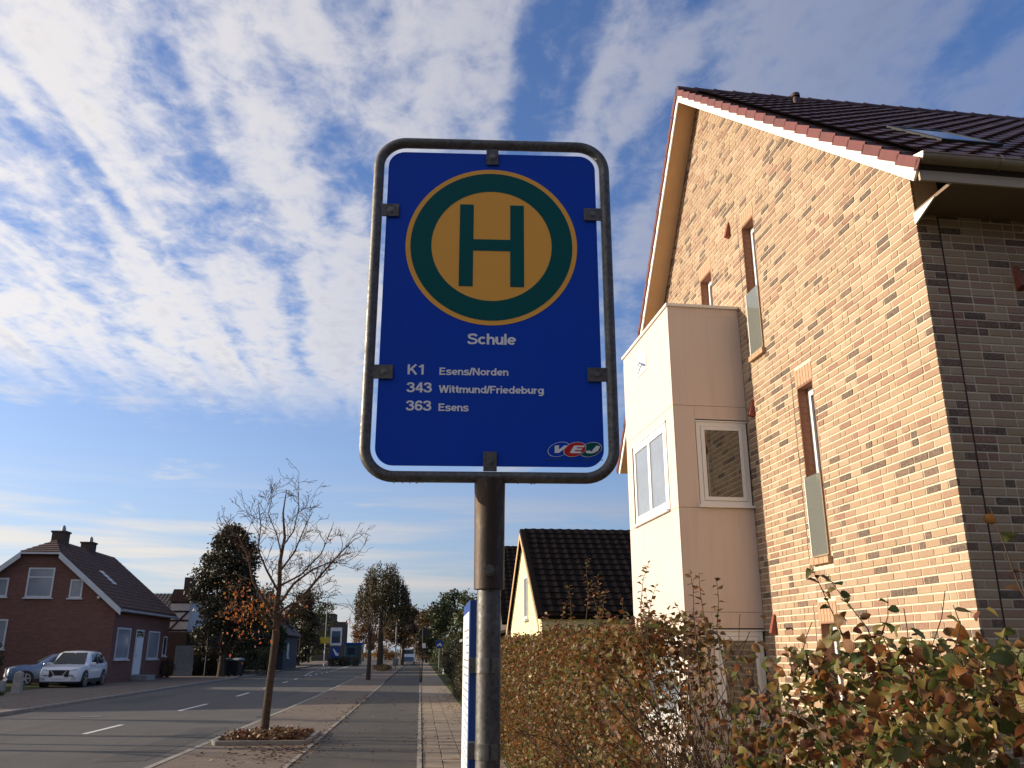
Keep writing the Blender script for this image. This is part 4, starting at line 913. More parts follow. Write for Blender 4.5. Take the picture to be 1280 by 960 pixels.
bh = house('grey_roof_house', 'long low house with a big grey-brown roof behind the dark tree', (-31, 68, 0), 15.5, 12, 2.6, 5.9, 'x', 'darkbrick', 'tile_grey', 0, [(('y', 0, 12.2, 13.0, 1.2, 2.5), {}), (('y', 0, 13.3, 14.1, 1.2, 2.5), {})], .4, (), 1)
hb = thing('timbered_gable', (-17.2, 63.0, 0), 'small gable with black beams on white render beside the red house', 'house')
box('wall', 'white', hb, 0, 1.25, 0, 4, 0, 4.9); 
MB().prism([(-.1, 4.9), (1.35, 4.9), (1.2, 5.7), (.1, 5.7)], 1, -.15, 4.1).build('roof', 'tile_old', hb)
box('chimney', 'darkbrick', hb, .45, .95, 1, 1.5, 5.5, 6.6)
for z in (2.9, 3.55, 4.15, 4.75): box('beam', 'black', hb, -.02, 1.27, -.03, 0, z, z + .12)
MB().add([(0, -.04, 3.0), (.14, -.04, 3.0), (1.25, -.04, 4.2), (1.1, -.04, 4.2), (0, 0, 3.0), (.14, 0, 3.0), (1.25, 0, 4.2), (1.1, 0, 4.2)], [(0, 1, 2, 3), (0, 4, 5, 1), (1, 5, 6, 2), (2, 6, 7, 3), (3, 7, 4, 0)]).build('beam', 'black', hb)
box('base', 'darkbrick', hb, -.03, 1.28, -.06, 4.05, 0, 2.85)
sh_ = house('slate_house', 'dark slate-blue house with pale window frames across the road behind the low hedge', (-21, 84, 0), 8.5, 9, 3.2, 7.4, 'y', 'slate', 'tile_grey', 0, [(('y', 0, 1.2, 2.1, 1.0, 2.5), {}), (('y', 0, 2.9, 3.8, 1.0, 2.5), {}), (('y', 0, 5.2, 6.3, .9, 2.5), dict(bars=1)), (('y', 0, 3.4, 4.2, 4.2, 5.4), {}), (('y', 0, 4.5, 5.3, 4.2, 5.4), {}), (('x', 8.5, 2.0, 3.2, 1.0, 2.4), {})], .3, ((4.2, 5, .35, 8.3),), 0)
ft = house('flat_top_building', 'far brown block with a stepped flat roof above the traffic island', (-19.5, 165, 0), 5.5, 8, 6.6, 6.75, 'x', 'darkbrick', 'darkbrick', 0, (), .05)
box('upper_storey', 'darkbrick', ft, 0.3, 3.6, .5, 6, 6.6, 8.3)
house('brown_house', 'far brown house half hidden by trees left of the island', (-34, 112, 0), 12, 10, 3.5, 8.5, 'y', 'darkbrick', 'tile_old', 0, (), .3)
house('unseen_house', 'tall brick house left of the driveway, out beyond the left edge', (-40, 31.5, 0), 13, 15, 4.6, 9.6, 'x', 'redbrick', 'tile_old', 0, (), .4)
house('unseen_house', 'brick house added unseen behind the camera, same side of the street, to block low sky', (5.5, -17, 0), 11, 12, 5.2, 10.2, 'x', 'redbrick', 'tile_old', 0, (), .4)  # unseen house, added to cut skylight on the faces turned this way
house('unseen_house', 'brick house added across the street behind the camera to screen the low sky', (-30, -14, 0), 12, 12, 4.6, 9.4, 'y', 'redbrick', 'tile_old', 0, (), .4)  # also out of view, added to hold back low skylight
car_ = thing('carport', (1.9, 41.0, 0), 'small grey lean-to roof on posts behind the hedge by the footpath', 'carport')
MB().add([(0, 0, 2.0), (2.6, 0, 2.55), (2.6, 3, 2.55), (0, 3, 2.0), (0, 0, 2.12), (2.6, 0, 2.67), (2.6, 3, 2.67), (0, 3, 2.12)], [(0, 3, 2, 1), (4, 5, 6, 7), (0, 1, 5, 4), (1, 2, 6, 5), (2, 3, 7, 6), (3, 0, 4, 7)]).build('roof', 'greypaint', car_)
for x, y in ((.1, .1), (.1, 2.8), (2.4, .1), (2.4, 2.8)): box('post', 'bark', car_, x, x + .1, y, y + .1, 0, 2.05 + x * .2)

# ------------------------------------------------------------------ cars
def car(name, label, loc, rz, L, Wd, Hh, paint, hatch=False, suv=True):
    """nose towards local -y"""
    c = thing(name, loc, label, 'car', rz, 'cars parked in front of the red house')
    hw = Wd / 2; gc = .20 if suv else .15; belt = Hh * (.60 if suv else .62)
    # stations: (y, half width, bottom, hood/belt z, roof z, roof half width)
    st = [(0, .62, .30, .62, .62, .5), (.03, .80, gc, .70, .70, .6), (.12, .90, gc, .80, .80, .68), (.35, .95, gc, .88, .88, .72), (.75, .98, gc, .94, .94, .72), (1.15, .99, gc, belt * .99, belt * .99 + .02, .74), (1.45, 1, gc, belt, belt + .22, .76), (1.95, 1, gc, belt + .01, Hh - .06, .74), (2.35, 1, gc, belt + .02, Hh, .74), (3.0, 1, gc, belt + .04, Hh, .74), (3.55, 1, gc, belt + .07, Hh - .04, .72), (3.95, .98, gc, belt + .10, Hh - .16, .70), (4.2, .95, gc, belt + .10, belt + .26, .72), (4.34, .92, gc + .02, belt + .04, belt + .06, .74), (4.38, .85, .36, belt - .1, belt - .1, .72)]
    k = L / 4.38; vs = []; n = 0
    for (y, wf, zb, zbelt, zr_, rwf) in st:
        w_ = hw * wf; rw = hw * rwf * wf / 1.0 if zr_ > zbelt + .1 else w_ * .86
        half = [(w_ * .80, zb), (w_ * .96, zb + .06), (w_, zb + .25), (w_, zbelt - .14), (w_ * .965, zbelt), (rw + (w_ * .965 - rw) * .12, zr_ - .045 if zr_ > zbelt + .1 else zbelt + .005), (rw * .86, zr_ + .0), (0, zr_ + .025)]
        row = [(x, y * k - L / 2, z) for x, z in half] + [(-x, y * k - L / 2, z) for x, z in half[-2::-1]]; n = len(row); vs += row
    fs = [(i * n + j, i * n + j + 1, (i + 1) * n + j + 1, (i + 1) * n + j) for i in range(len(st) - 1) for j in range(n - 1)] + [tuple(range(n)), tuple((len(st) - 1) * n + j for j in range(n))[::-1]] + [(i * n, (i + 1) * n, (i + 1) * n + n - 1, i * n + n - 1) for i in range(len(st) - 1)]
    m = MB().add(vs, fs); m.sm = True; m.build('body', paint, c)
    Y = lambda y: y * k - L / 2
    def sidepoint(y, f):   # point on the greenhouse side, f = 0 belt .. 1 roof edge
        for a, b_ in zip(st[:-1], st[1:]):
            if a[0] <= y <= b_[0]:
                t = (y - a[0]) / (b_[0] - a[0]); g = [a[i] + (b_[i] - a[i]) * t for i in range(6)]; break
        w_ = hw * g[1]; rw = hw * g[5] * g[1]; x0 = w_ * .965; x1 = rw + (x0 - rw) * .12
        return (x0 + (x1 - x0) * f + .012, Y(y), g[3] + (g[4] - .045 - g[3]) * f)
    for s in (-1, 1):
        for ya, yb, ya2, yb2 in ((1.58, 2.62, 2.02, 2.62), (2.70, 3.42, 2.70, 3.42), (3.50, 4.0, 3.50, 3.86)):
            q = [sidepoint(ya, .06), sidepoint(yb, .06), sidepoint(yb2, .88), sidepoint(ya2, .88)]
            MB().add([(s * x, y, z) for x, y, z in q], [(0, 1, 2, 3)]).build('side_window', 'glass', c)
        for wy in (.82 * k, 3.55 * k):
            yy = wy - L / 2; r = .345 if suv else .31
            a = MB(); a.tube([(s * (hw - .2), yy, r), (s * (hw + .006), yy, r)], r + .07, 24); a.build('wheel_arch', 'black', c)
            t = MB(); t.tube([(s * (hw - .19), yy, r), (s * (hw - .15), yy, r), (s * (hw - .0), yy, r), (s * (hw + .02), yy, r)], [r - .03, r, r, r - .03], 24)
            wh = t.build('wheel', 'tyre', c)
            rm = MB()
            rm.tube([(s * (hw + .005), yy, r), (s * (hw + .026), yy, r)], .07, 12)
            for q in range(5):
                an = R(72 * q + 10); d = Vector((0, math.cos(an), math.sin(an))); e2 = Vector((0, -math.sin(an), math.cos(an))) * .035; o = Vector((s * (hw + .024), yy, r))
                rm.add([o + e2, o - e2, o - e2 * .9 + d * (r - .08), o + e2 * .9 + d * (r - .08)], [(0, 1, 2, 3)])
            for q in range(28):
                a0, a1 = R(q * 360 / 28), R((q + 1) * 360 / 28); o = Vector((s * (hw + .022), yy, r)); f = lambda a, rr: o + Vector((0, math.cos(a), math.sin(a))) * rr
                rm.add([f(a0, r - .1), f(a1, r - .1), f(a1, r - .065), f(a0, r - .065)], [(0, 1, 2, 3)])
            rm.build('rim', 'alloy', wh)
        MB().box(s * (hw - .04), s * (hw + .17), Y(1.52), Y(1.66), belt - .02, belt + .13).build('mirror', paint, c, .04)
        h_ = MB().add([(s * hw * .48, Y(.028), .70), (s * hw * .80, Y(.07), .73), (s * hw * .93, Y(.33), .80), (s * hw * .90, Y(.33), .885), (s * hw * .74, Y(.085), .815), (s * hw * .48, Y(.06), .765)], [(0, 1, 4, 5), (1, 2, 3, 4)]); 
        for i in range(6): h_.v[i] = (h_.v[i][0] * 1.012, h_.v[i][1] - .012, h_.v[i][2])
        h_.build('headlight', 'lampglass', c)
        MB().box(s * hw * .62, s * hw * .80, Y(.0) - .03, Y(.1), .36, .46).build('fog_light', 'lampglass', c)
        MB().box(s * (hw + .004), s * (hw - .05), Y(1.15), Y(3.15), gc, gc + .16).build('sill', 'black', c)
    q = [(-hw * .76, Y(1.20), belt + .055), (hw * .76, Y(1.20), belt + .055), (hw * .60, Y(1.93), Hh - .085), (-hw * .60, Y(1.93), Hh - .085)]
    MB().add([(x, y - .02, z + .02) for x, y, z in q], [(0, 1, 2, 3)]).build('windscreen', 'carglass', c)
    MB().box(-hw * .46, hw * .46, Y(0) - .025, Y(.1), .46, .76).build('grille', 'black', c, .02)
    MB().add([(-hw * .42, Y(0) - .03, .77), (-hw * .36, Y(0) - .03, .77), (-hw * .16, Y(0) - .03, .53), (hw * .16, Y(0) - .03, .53), (hw * .36, Y(0) - .03, .77), (hw * .42, Y(0) - .03, .77), (hw * .2, Y(0) - .03, .49), (-hw * .2, Y(0) - .03, .49)], [(0, 1, 2, 7), (7, 2, 3, 6), (6, 3, 4, 5)]).build('chrome_trim', 'alloy', c)
    MB().box(-.26, .26, Y(0) - .045, Y(0) - .02, .40, .51).build('number_plate', 'plastic', c)
    MB().box(-hw * .9, hw * .9, Y(0) - .012, Y(.3), gc - .01, .27).build('bumper', 'black', c, .02)
    return c
car('parked_car', 'white sport utility car parked nose out before the red house', (-16.35, 44.9, .005), R(3), 4.38, 1.84, 1.58, 'carwhite')
car('parked_car', 'blue-grey car mostly hidden behind the white parked car', (-18.1, 47.0, .005), R(-62), 4.2, 1.76, 1.46, 'carblue', suv=False)

# ------------------------------------------------------------------ trees
def branch_tree(m, base, d, length, r, lvl, maxl, seg=5, wig=.18, up=.12, tips=None, minr=.004, child=(3, 5), spread=.75, sides=6):
    """recursive tapered limb; collects twig tips"""
    p = Vector(base); d = Vector(d).normalized(); path = [p.copy()]; rad = [r]; dirs = [d.copy()]
    for i in range(seg):
        d = (d + Vector((random.gauss(0, wig), random.gauss(0, wig), random.gauss(0, wig) + up))).normalized()
        p = p + d * (length / seg); path.append(p.copy()); rad.append(max(minr, r * (1 - .72 * (i + 1) / seg))); dirs.append(d.copy())
    m.tube(path, rad, max(3, sides - lvl), cap=False)
    if tips is not None and lvl >= maxl - 1: tips += path[2:]
    if lvl >= maxl: return
    for c in range(random.randint(*child)):
        i = random.randint(1, seg); t = random.random(); q = path[i]
        ax = Vector((random.gauss(0, 1), random.gauss(0, 1), random.gauss(0, .6))).normalized()
        nd = (dirs[i] + (ax - dirs[i] * ax.dot(dirs[i])).normalized() * random.uniform(spread * .6, spread * 1.3)).normalized()
        branch_tree(m, q, nd, length * random.uniform(.42, .68), max(minr, rad[i] * random.uniform(.5, .75)), lvl + 1, maxl, max(3, seg - 1), wig * 1.1, up, tips, minr, child, spread, sides)
# bare street tree in its kerbed bed
random.seed(41)
bt = thing('bare_street_tree', (-2.85, 17.5, 0), 'slender nearly bare street tree with a few orange leaves, in a kerbed bed', 'tree')
tp = [(0, 0, -.05), (.0, 0, .08), (.015, 0, .5), (.035, 0, 1.0), (.06, .01, 1.5), (.08, .0, 1.95)]
bt.scale = (.98, .98, .955)
tm = MB().tube(tp, [.115, .09, .078, .073, .07, .075], 12)
MB.build(tm, 'trunk', 'bark', bt)
bm2 = MB(); tips = []
lead = [(.08, 0, 1.93), (.05, .02, 2.4), (.075, .0, 2.9), (.04, .05, 3.4), (.10, .02, 3.9), (.03, 0, 4.4), (.06, .03, 4.9)]
bm2.tube(lead, [.07, .055, .046, .037, .028, .018, .008], 8)
def limb(pts, r, n=3, kl=.55):
    P_ = [Vector(p) for p in pts]; k = len(P_); bm2.tube(P_, [max(.006, r * (1 - .8 * i / (k - 1))) for i in range(k)], 6, cap=False)
    for i in range(1, k):
        d = (P_[i] - P_[i - 1]).normalized()
        for c in range(n):
            q = P_[i - 1].lerp(P_[i], random.random()); ax = Vector((random.gauss(0, 1), random.gauss(0, 1), random.gauss(.2, .6)))
            nd = (d + (ax - d * ax.dot(d)).normalized() * random.uniform(.5, 1.1)).normalized()
            branch_tree(bm2, q, nd, kl * random.uniform(.6, 1.25), max(.005, r * .38 * (1 - .5 * i / k)), 1, 3, 5, .26, .06, tips, .0042, (2, 4), .85, 5)
limb([(.08, 0, 2.1), (.35, .1, 2.5), (.62, .0, 2.8), (.9, -.1, 3.15), (1.2, 0, 3.55), (1.5, .1, 3.9)], .042)
limb([(.06, 0, 2.35), (.4, -.3, 2.55), (.75, -.4, 2.62), (1.15, -.5, 2.5)], .03)
limb([(.07, 0, 2.5), (.3, .4, 3.0), (.65, .5, 3.3), (1.0, .5, 3.45), (1.4, .4, 3.4)], .03)
limb([(.05, 0, 2.2), (-.2, .1, 2.6), (-.45, .0, 3.0), (-.6, .1, 3.5), (-.8, 0, 3.9), (-1.1, 0, 4.12)], .036)
limb([(.05, 0, 2.05), (-.25, -.2, 2.3), (-.55, -.2, 2.45), (-.85, -.1, 2.6)], .026)
limb([(.06, 0, 2.8), (-.15, -.3, 3.2), (-.35, -.3, 3.6), (-.35, -.2, 4.1), (-.45, -.2, 4.6)], .026)
limb([(.06, 0, 3.2), (.3, .1, 3.6), (.45, 0, 4.0), (.6, .1, 4.45)], .024)
limb([(.07, 0, 3.7), (.3, -.2, 4.0), (.35, -.1, 4.5), (.3, 0, 4.85)], .018); limb([(.05, 0, 3.6), (-.1, .2, 4.0), (-.3, .2, 4.4), (-.25, .2, 4.85)], .018)
limb([(.06, 0, 2.9), (.45, .2, 3.15), (.85, .1, 3.6), (1.0, 0, 4.0)], .024)
bm2.build('branches', 'twig', bt)
T = np.array([tuple(t) for t in tips])
sel = T[(T[:, 2] < 3.05) & (T[:, 0] < .25) & (rng.random(len(T)) < .16)]
sel2 = T[(rng.random(len(T)) < .02)]
lp = np.concatenate([np.repeat(sel, 2, 0), sel2]) ; lp = lp + rng.normal(0, .05, lp.shape)
cl = np.stack([rng.normal(-.42, .28, 110), rng.normal(0, .3, 110), rng.normal(2.25, .28, 110)], 1)
tag(link('leaves', leaf_mesh('leaves', np.concatenate([lp, cl]), rng.uniform(.05, .085, len(lp) + 110), 'leaf_orange', droop=.7), bt), kind='stuff')
bed = thing('tree_bed', (-2.83, 17.15, 0), 'kerbed planting bed of soil and fallen leaves round the bare street tree', 'planter')
m = MB(); bed.scale = (.92, .92, .72)
oc = [(-.72, -.75), (.92, -.75), (1.0, -.62), (1.0, 1.35), (-.83, 1.35), (-.83, -.6)]
n_ = len(oc); ic = [(x * .90 + .008, (y - .3) * .92 + .3) for x, y in oc]
m.add([(x, y, -.02) for x, y in oc] + [(x, y, .10) for x, y in oc] + [(x, y, .10) for x, y in ic] + [(x, y, .02) for x, y in ic], [(i, (i + 1) % n_, n_ + (i + 1) % n_, n_ + i) for i in range(n_)] + [(n_ + i, n_ + (i + 1) % n_, 2 * n_ + (i + 1) % n_, 2 * n_ + i) for i in range(n_)] + [(2 * n_ + i, 2 * n_ + (i + 1) % n_, 3 * n_ + (i + 1) % n_, 3 * n_ + i) for i in range(n_)])
m.build('bed_kerb', 'kerb', bed, .012)
m = MB(); G = 12
for j in range(G + 1):
    for i in range(G + 1): m.v.append((-.76 + 1.68 * i / G, -.66 + 1.92 * j / G, .06 + random.uniform(0, .05) if 0 < i < G and 0 < j < G else .05))
m.f = [(j * (G + 1) + i, j * (G + 1) + i + 1, (j + 1) * (G + 1) + i + 1, (j + 1) * (G + 1) + i) for j in range(G) for i in range(G)]
m.sm = True; m.build('bed_soil', 'soil', bed)
pp = np.concatenate([np.stack([rng.uniform(-.72, .9, 900), rng.uniform(-.62, 1.2, 900), rng.uniform(.08, .15, 900)], 1), np.stack([rng.normal(.5, .22, 500), rng.normal(-.1, .3, 500), rng.uniform(.1, .30, 500)], 1), np.stack([rng.normal(-.25, .22, 300), rng.normal(-.15, .25, 300), rng.uniform(.1, .25, 300)], 1)])
pp[:, 0] = np.clip(pp[:, 0], -.76, .93); pp[:, 1] = np.clip(pp[:, 1], -.66, 1.25)
tag(link('bed_leaves', leaf_mesh('bed_leaves', pp, rng.uniform(.06, .12, len(pp)), 'leaf_fallen', droop=0), bed), kind='stuff')
def scatter(n, fx, fy, size=(.05, .1)):
    P_ = np.stack([fx(n), fy(n), np.full(n, .006)], 1)
    a = rng.uniform(0, 2 * np.pi, n); e = rng.normal(0, .15, n); d = np.stack([np.cos(a), np.sin(a), e], 1); d /= np.linalg.norm(d, axis=1)[:, None]
    x = np.cross(d, np.array([0, 0, 1.]) + rng.normal(0, .2, (n, 3))); x /= np.linalg.norm(x, axis=1)[:, None]
    Q = np.stack([x, d, np.cross(x, d)], 2)
    return P_, rng.uniform(*size, n), Q
parts = [scatter(350, lambda n: rng.normal(-2.35, .45, n), lambda n: rng.normal(15.8, .8, n)), scatter(420, lambda n: rng.normal(-1.85, .10, n), lambda n: rng.uniform(12, 34, n)), scatter(260, lambda n: rng.uniform(-3.6, 1.2, n), lambda n: rng.uniform(12, 45, n)), scatter(500, lambda n: rng.normal(1.1, .18, n), lambda n: rng.uniform(12, 40, n), (.04, .07)), scatter(160, lambda n: rng.normal(.05, .05, n), lambda n: rng.uniform(12, 34, n), (.04, .08)), scatter(220, lambda n: rng.uniform(-12.8, -11.4, n), lambda n: rng.uniform(24, 60, n))]
PP = np.concatenate([p[0] for p in parts]); SS = np.concatenate([p[1] for p in parts]); QQ = np.concatenate([p[2] for p in parts]); PP[:, 2] = np.where(PP[:, 0] > .05, .004, PP[:, 2])
tag(link('fallen_leaves', leaf_mesh('fallen_leaves', PP, SS, 'leaf_fallen', frames=QQ)), 'brown leaves scattered over the strip and the footpath', 'leaves', kind='stuff')

def leafy_tree(name, label, loc, h, cr, c0, mat, n=5000, ls=.22, trunk=.16, seed=1, shape='round', group='trees along the street', clumps=34, trunkmat='bark'):
    """trunk, limbs and a crown of leaf clumps; c0 = height where the crown starts"""
    global rng
    random.seed(seed); rg = np.random.default_rng(seed); old = rng; rng = rg
    t = thing(name, loc, label, 'tree', random.uniform(0, 6), group)
    m = MB(); top = c0 + (h - c0) * .75
    path = [(0, 0, -.05), (random.uniform(-.1, .1), random.uniform(-.1, .1), c0 * .6), (random.uniform(-.15, .15), random.uniform(-.15, .15), c0 + .3), (0, 0, top)]
    m.tube(path, [trunk * 1.25, trunk, trunk * .8, trunk * .2], 9)
    hh = h - c0; C = []
    for k in range(clumps):
        f = rg.random() ** .85
        if shape == 'cone': rr = cr * (1 - f) ** .7 * (.55 + .5 * min(1, f * 6))
        elif shape == 'column': rr = cr * (math.sin(math.pi * min(1, f * .9 + .12)) ** .6)
        else: rr = cr * math.sqrt(max(.04, 1 - (2 * f - .9) ** 2 / 1.25))
        a = rg.uniform(0, 2 * np.pi); q = rr * math.sqrt(rg.uniform(.15, 1))
        C.append((q * math.cos(a), q * math.sin(a), c0 + f * hh * .94))
    C = np.array(C)
    for c in C[::2]: 
        s = Vector((0, 0, max(c0 * .8, c[2] - 1.4 * hh / 5))); e = Vector(c); mid = s.lerp(e, .5) + Vector((0, 0, -.1)); m.tube([s, mid, e], [trunk * .35, trunk * .2, .012], 5, cap=False)
    m.build('trunk', trunkmat, t)
    idx = rg.integers(0, len(C), n); sig = cr * rg.uniform(.16, .30, len(C))
    v = rg.normal(0, 1, (n, 3)); v /= np.linalg.norm(v, axis=1)[:, None]; rad = sig[idx] * rg.uniform(.5, 1.5, n)
    P_ = C[idx] + v * rad[:, None] * np.array([1, 1, .8])
    if shape == 'weep':
        st = rg.integers(0, 190, n); a = rg.uniform(0, 2 * np.pi, 190); q = cr * np.sqrt(rg.uniform(.08, 1, 190)); zt = c0 + hh * (1 - .55 * (q / cr) ** 2) * rg.uniform(.82, 1, 190); ln = rg.uniform(.35, .9, 190) * (zt - c0 * .75)
        f = rg.random(n); P_ = np.stack([np.cos(a)[st] * q[st], np.sin(a)[st] * q[st], zt[st] - f * ln[st]], 1) + rg.normal(0, .10, (n, 3)) * (1 - .4 * f[:, None])
    tag(link('crown', leaf_mesh('crown', P_, rg.uniform(ls * .7, ls * 1.3, n), mat, droop=.9 if shape == 'weep' else .2), t), kind='stuff')
    rng = old
    return t
leafy_tree('dark_street_tree', 'tall dark leafy tree by the wheeled bins across the road', (-13.0, 61.0, 0), 10.1, 2.35, 1.7, 'leaf_oak', 20000, .20, .22, 3, 'column', clumps=95)
leafy_tree('weeping_tree', 'tall weeping tree with hanging brown-green strands beside the cycle path', (-3.55, 80.5, 0), 10.0, 2.5, 3.6, 'leaf_weep', 17000, .16, .24, 5, 'weep', clumps=10)
sat = thing('young_tree', (-2.98, 53.2, 0), 'thin young tree with sparse twigs in front of the weeping tree', 'tree', 0, 'trees along the street')
m = MB(); random.seed(8); m.tube([(0, 0, -.05), (.02, 0, 1.2), (0, .03, 2.6)], [.14, .11, .05], 8); m.build('trunk', 'bark', sat)
m = MB()
for k in range(16):
    a = random.uniform(0, 6.28); branch_tree(m, (0, 0, random.uniform(1.4, 2.5)), (math.cos(a) * .6, math.sin(a) * .6, 1), 1.3, .025, 1, 3, 4, .15, .1, None, .012, (2, 3), .6, 4)
m.build('branches', 'twig', sat)
ftrees = [('far_street_tree', 'brown-leaved street tree just beyond the grey lamp post', (-2.2, 112, 0), 7.2, 2.7, 2.3, 'leaf_brown', 'round'), ('far_street_tree', 'second brown street tree further along the cycle path', (-2.6, 126, 0), 7.6, 2.7, 2.4, 'leaf_brown', 'round'), ('far_street_tree', 'small far street tree at the end of the row by the cycle path', (-3.2, 150, 0), 7.6, 2.8, 2.4, 'leaf_brown', 'round'),
 ('garden_tree', 'rounded green tree with a bright top right of the blue round sign', (3.3, 82, 0), 6.9, 3.0, .8, 'leaf_green', 'round'), ('garden_tree', 'olive bushy tree left of the blue round sign', (2.2, 98, 0), 6.6, 3.0, .6, 'leaf_brown', 'round'), ('garden_tree', 'pale autumn tree at the far end of the footpath', (1.0, 140, 0), 7.6, 3.0, .8, 'leaf_autumn', 'round'),
 ('garden_tree', 'dark green tree between the footpath and the dark roofed house', (4.6, 66, 0), 5.6, 2.3, .5, 'leaf_green', 'round'),
 ('far_garden_tree', 'yellow-green tree behind the bare tree across the road', (-17.5, 98, 0), 8.2, 3.2, 1.2, 'leaf_green', 'round'), ('far_garden_tree', 'dark conifer left of the far lamp across the road', (-14.2, 108, 0), 8.9, 1.9, .4, 'leaf_oak', 'column'), ('far_garden_tree', 'brown tree across the road behind the slate house', (-20.5, 118, 0), 8.6, 3.4, 1.2, 'leaf_brown', 'round'), ('far_garden_tree', 'orange autumn tree beyond the teal kiosk', (-11.0, 175, 0), 9.5, 2.6, .6, 'leaf_autumn', 'column'), ('far_garden_tree', 'rusty autumn tree right of the flat brown block', (-7.2, 190, 0), 8.0, 3.4, .4, 'leaf_autumn', 'round'),
 ('far_garden_tree', 'dark bushy tree standing over the low hedge across the road', (-15.2, 90, 0), 5.6, 2.4, .5, 'leaf_oak', 'round'),
 ('far_garden_tree', 'tall olive tree behind the yellow sign across the road', (-17.0, 140, 0), 11, 3.6, 1.0, 'leaf_green', 'round'), ('far_garden_tree', 'broad brown tree between the slate house and the yellow sign', (-15.6, 116, 0), 7.2, 2.8, .6, 'leaf_brown', 'round'),
 ('far_garden_tree', 'dark leafy tree in front of the slate house, nearer one', (-14.3, 74, 0), 5.4, 1.9, .5, 'leaf_oak', 'round'), ('far_garden_tree', 'dark leafy tree in front of the slate house, farther one', (-14.6, 83, 0), 6.4, 2.1, .5, 'leaf_green', 'round'),
 ('far_garden_tree', 'small dark tree in front of the long grey roof', (-18.2, 66.8, 0), 3.7, 1.4, .5, 'leaf_oak', 'round')]
for i, (nm, lb, lc_, h, cr, c0, mt, shp) in enumerate(ftrees): leafy_tree(nm, lb, lc_, h, cr, c0, mt, 4500, .22 + lc_[1] * .0008, .16, 20 + i, shp, clumps=40)
leafy_tree('garden_tree', 'dense evergreen added by the pavement behind the camera to block low sky', (2.9, -9, 0), 9.5, 3.2, .6, 'leaf_oak', 9000, .24, .2, 71, 'column', clumps=70)  # unseen tree, put in to darken the shaded sides
leafy_tree('far_street_tree', 'leafy tree added on the strip behind the camera to screen low sky', (-3.0, -13, 0), 10, 3.4, 2.4, 'leaf_brown', 9000, .24, .2, 72, 'round', clumps=70)  # second unseen tree, put in to dim light from behind
# bare trees left of the frame whose thin shadows cross the road
for i, (x, y) in enumerate(((-15.5, 21.6), (-16.5, 26.0), (-13.6, 18.4))):
    random.seed(60 + i)
    t = thing('bare_garden_tree', (x, y, 0), ('bare tree left of the driveway, nearest to the road', 'bare tree left of the driveway, furthest from the camera', 'bare young tree left of the driveway, closest to the camera')[i], 'tree', 0, 'bare trees across the road')
    m = MB(); m.tube([(0, 0, -.05), (.05, 0, 1.5), (0, 0, 3.2)], [.15, .12, .09], 8); m.build('trunk', 'bark', t); m = MB()
    for k in range(7):
        a = random.uniform(0, 6.28); branch_tree(m, (0, 0, random.uniform(1.9, 3.1)), (math.cos(a) * .7, math.sin(a) * .7, 1), 1.8, .05, 0, 2, 5, .14, .12, None, .012, (3, 4), .6, 5)
    m.build('branches', 'twig', t)

# ------------------------------------------------------------------ hedges
def hedge_leaves(n, x0, x1, y0, y1, zt, dens=None, shell=.16, rough=.10):
    """points near the faces of a clipped hedge box; zt(y) = top height"""
    out = []
    A = [(y1 - y0) * 1.75, (y1 - y0) * (x1 - x0) * 1.3, (x1 - x0) * 1.75]
    pick = rng.choice(3, n, p=np.array(A) / sum(A)); y = rng.uniform(y0, y1, n); f = rng.random(n); dp = np.abs(rng.normal(0, shell, n))
    x = np.where(pick == 0, x0 + dp, rng.uniform(x0, x1, n)); top = np.array([zt(q) for q in y])
    z = np.where(pick == 1, top - dp * .8, top * f); y = np.where(pick == 2, y0 + dp, y)
    P_ = np.stack([x, y, z], 1)
    ph = np.sin(P_[:, 1] * 2.1 + 1) * .05 + np.sin(P_[:, 1] * 5.3 + P_[:, 2] * 4) * .05 + np.sin(P_[:, 2] * 7.1 + P_[:, 1] * 3.3) * .04
    P_[:, 0] += ph; P_ += rng.normal(0, rough * .35, P_.shape)
    P_[:, 2] = np.maximum(P_[:, 2], .03)
    return P_
def shoot(mstem, base, top, nleaf, ls, bend=.06, r=.004):
    b_, t = Vector(base), Vector(top); mid = b_.lerp(t, .55) + Vector((random.uniform(-bend, bend), random.uniform(-bend, bend), 0))
    pts = [b_, b_.lerp(mid, .6), mid, mid.lerp(t, .6) + Vector((random.uniform(-.02, .02), 0, 0)), t]; mstem.tube(pts, [r, r * .9, r * .7, r * .5, r * .3], 5, cap=False)
    L_ = []; D_ = []
    for k in range(nleaf):
        f = .25 + .75 * (k + random.random() * .5) / nleaf; i = min(3, int(f * 4)); p = pts[i].lerp(pts[i + 1], f * 4 - i)
        L_.append(tuple(p)); a = k * 2.4 + random.uniform(-.5, .5); D_.append((math.cos(a), math.sin(a), random.uniform(-.3, .7)))
    return L_, D_
def frames_from(D):
    d = np.array(D, float); d /= np.linalg.norm(d, axis=1)[:, None]; q = rng.normal(0, .5, d.shape) + np.array([0, 0, 1.]); x = np.cross(d, q); x /= np.linalg.norm(x, axis=1)[:, None]
    return np.stack([x, d, np.cross(x, d)], 2)
random.seed(5)
HF = thing('long_beech_hedge', (1.3, 4.45, 0), 'long brown and green beech hedge running from the post towards the bay', 'hedge')
topf = lambda y: 1.70 + .05 * math.sin(y * 1.7) + .04 * math.sin(y * 4.3 + 1) - (.18 if y < .7 else 0)
P1 = hedge_leaves(30000, 0, .55, .85, 10.2, topf); P1 = np.concatenate([P1, hedge_leaves(13000, 0, .55, 10.1, 18.6, topf)]); S1 = rng.uniform(.035, .062, len(P1)); S1[30000:] *= 1.25
P2 = hedge_leaves(420, .02, .5, .15, .9, topf, shell=.28); S2 = rng.uniform(.035, .06, len(P2))
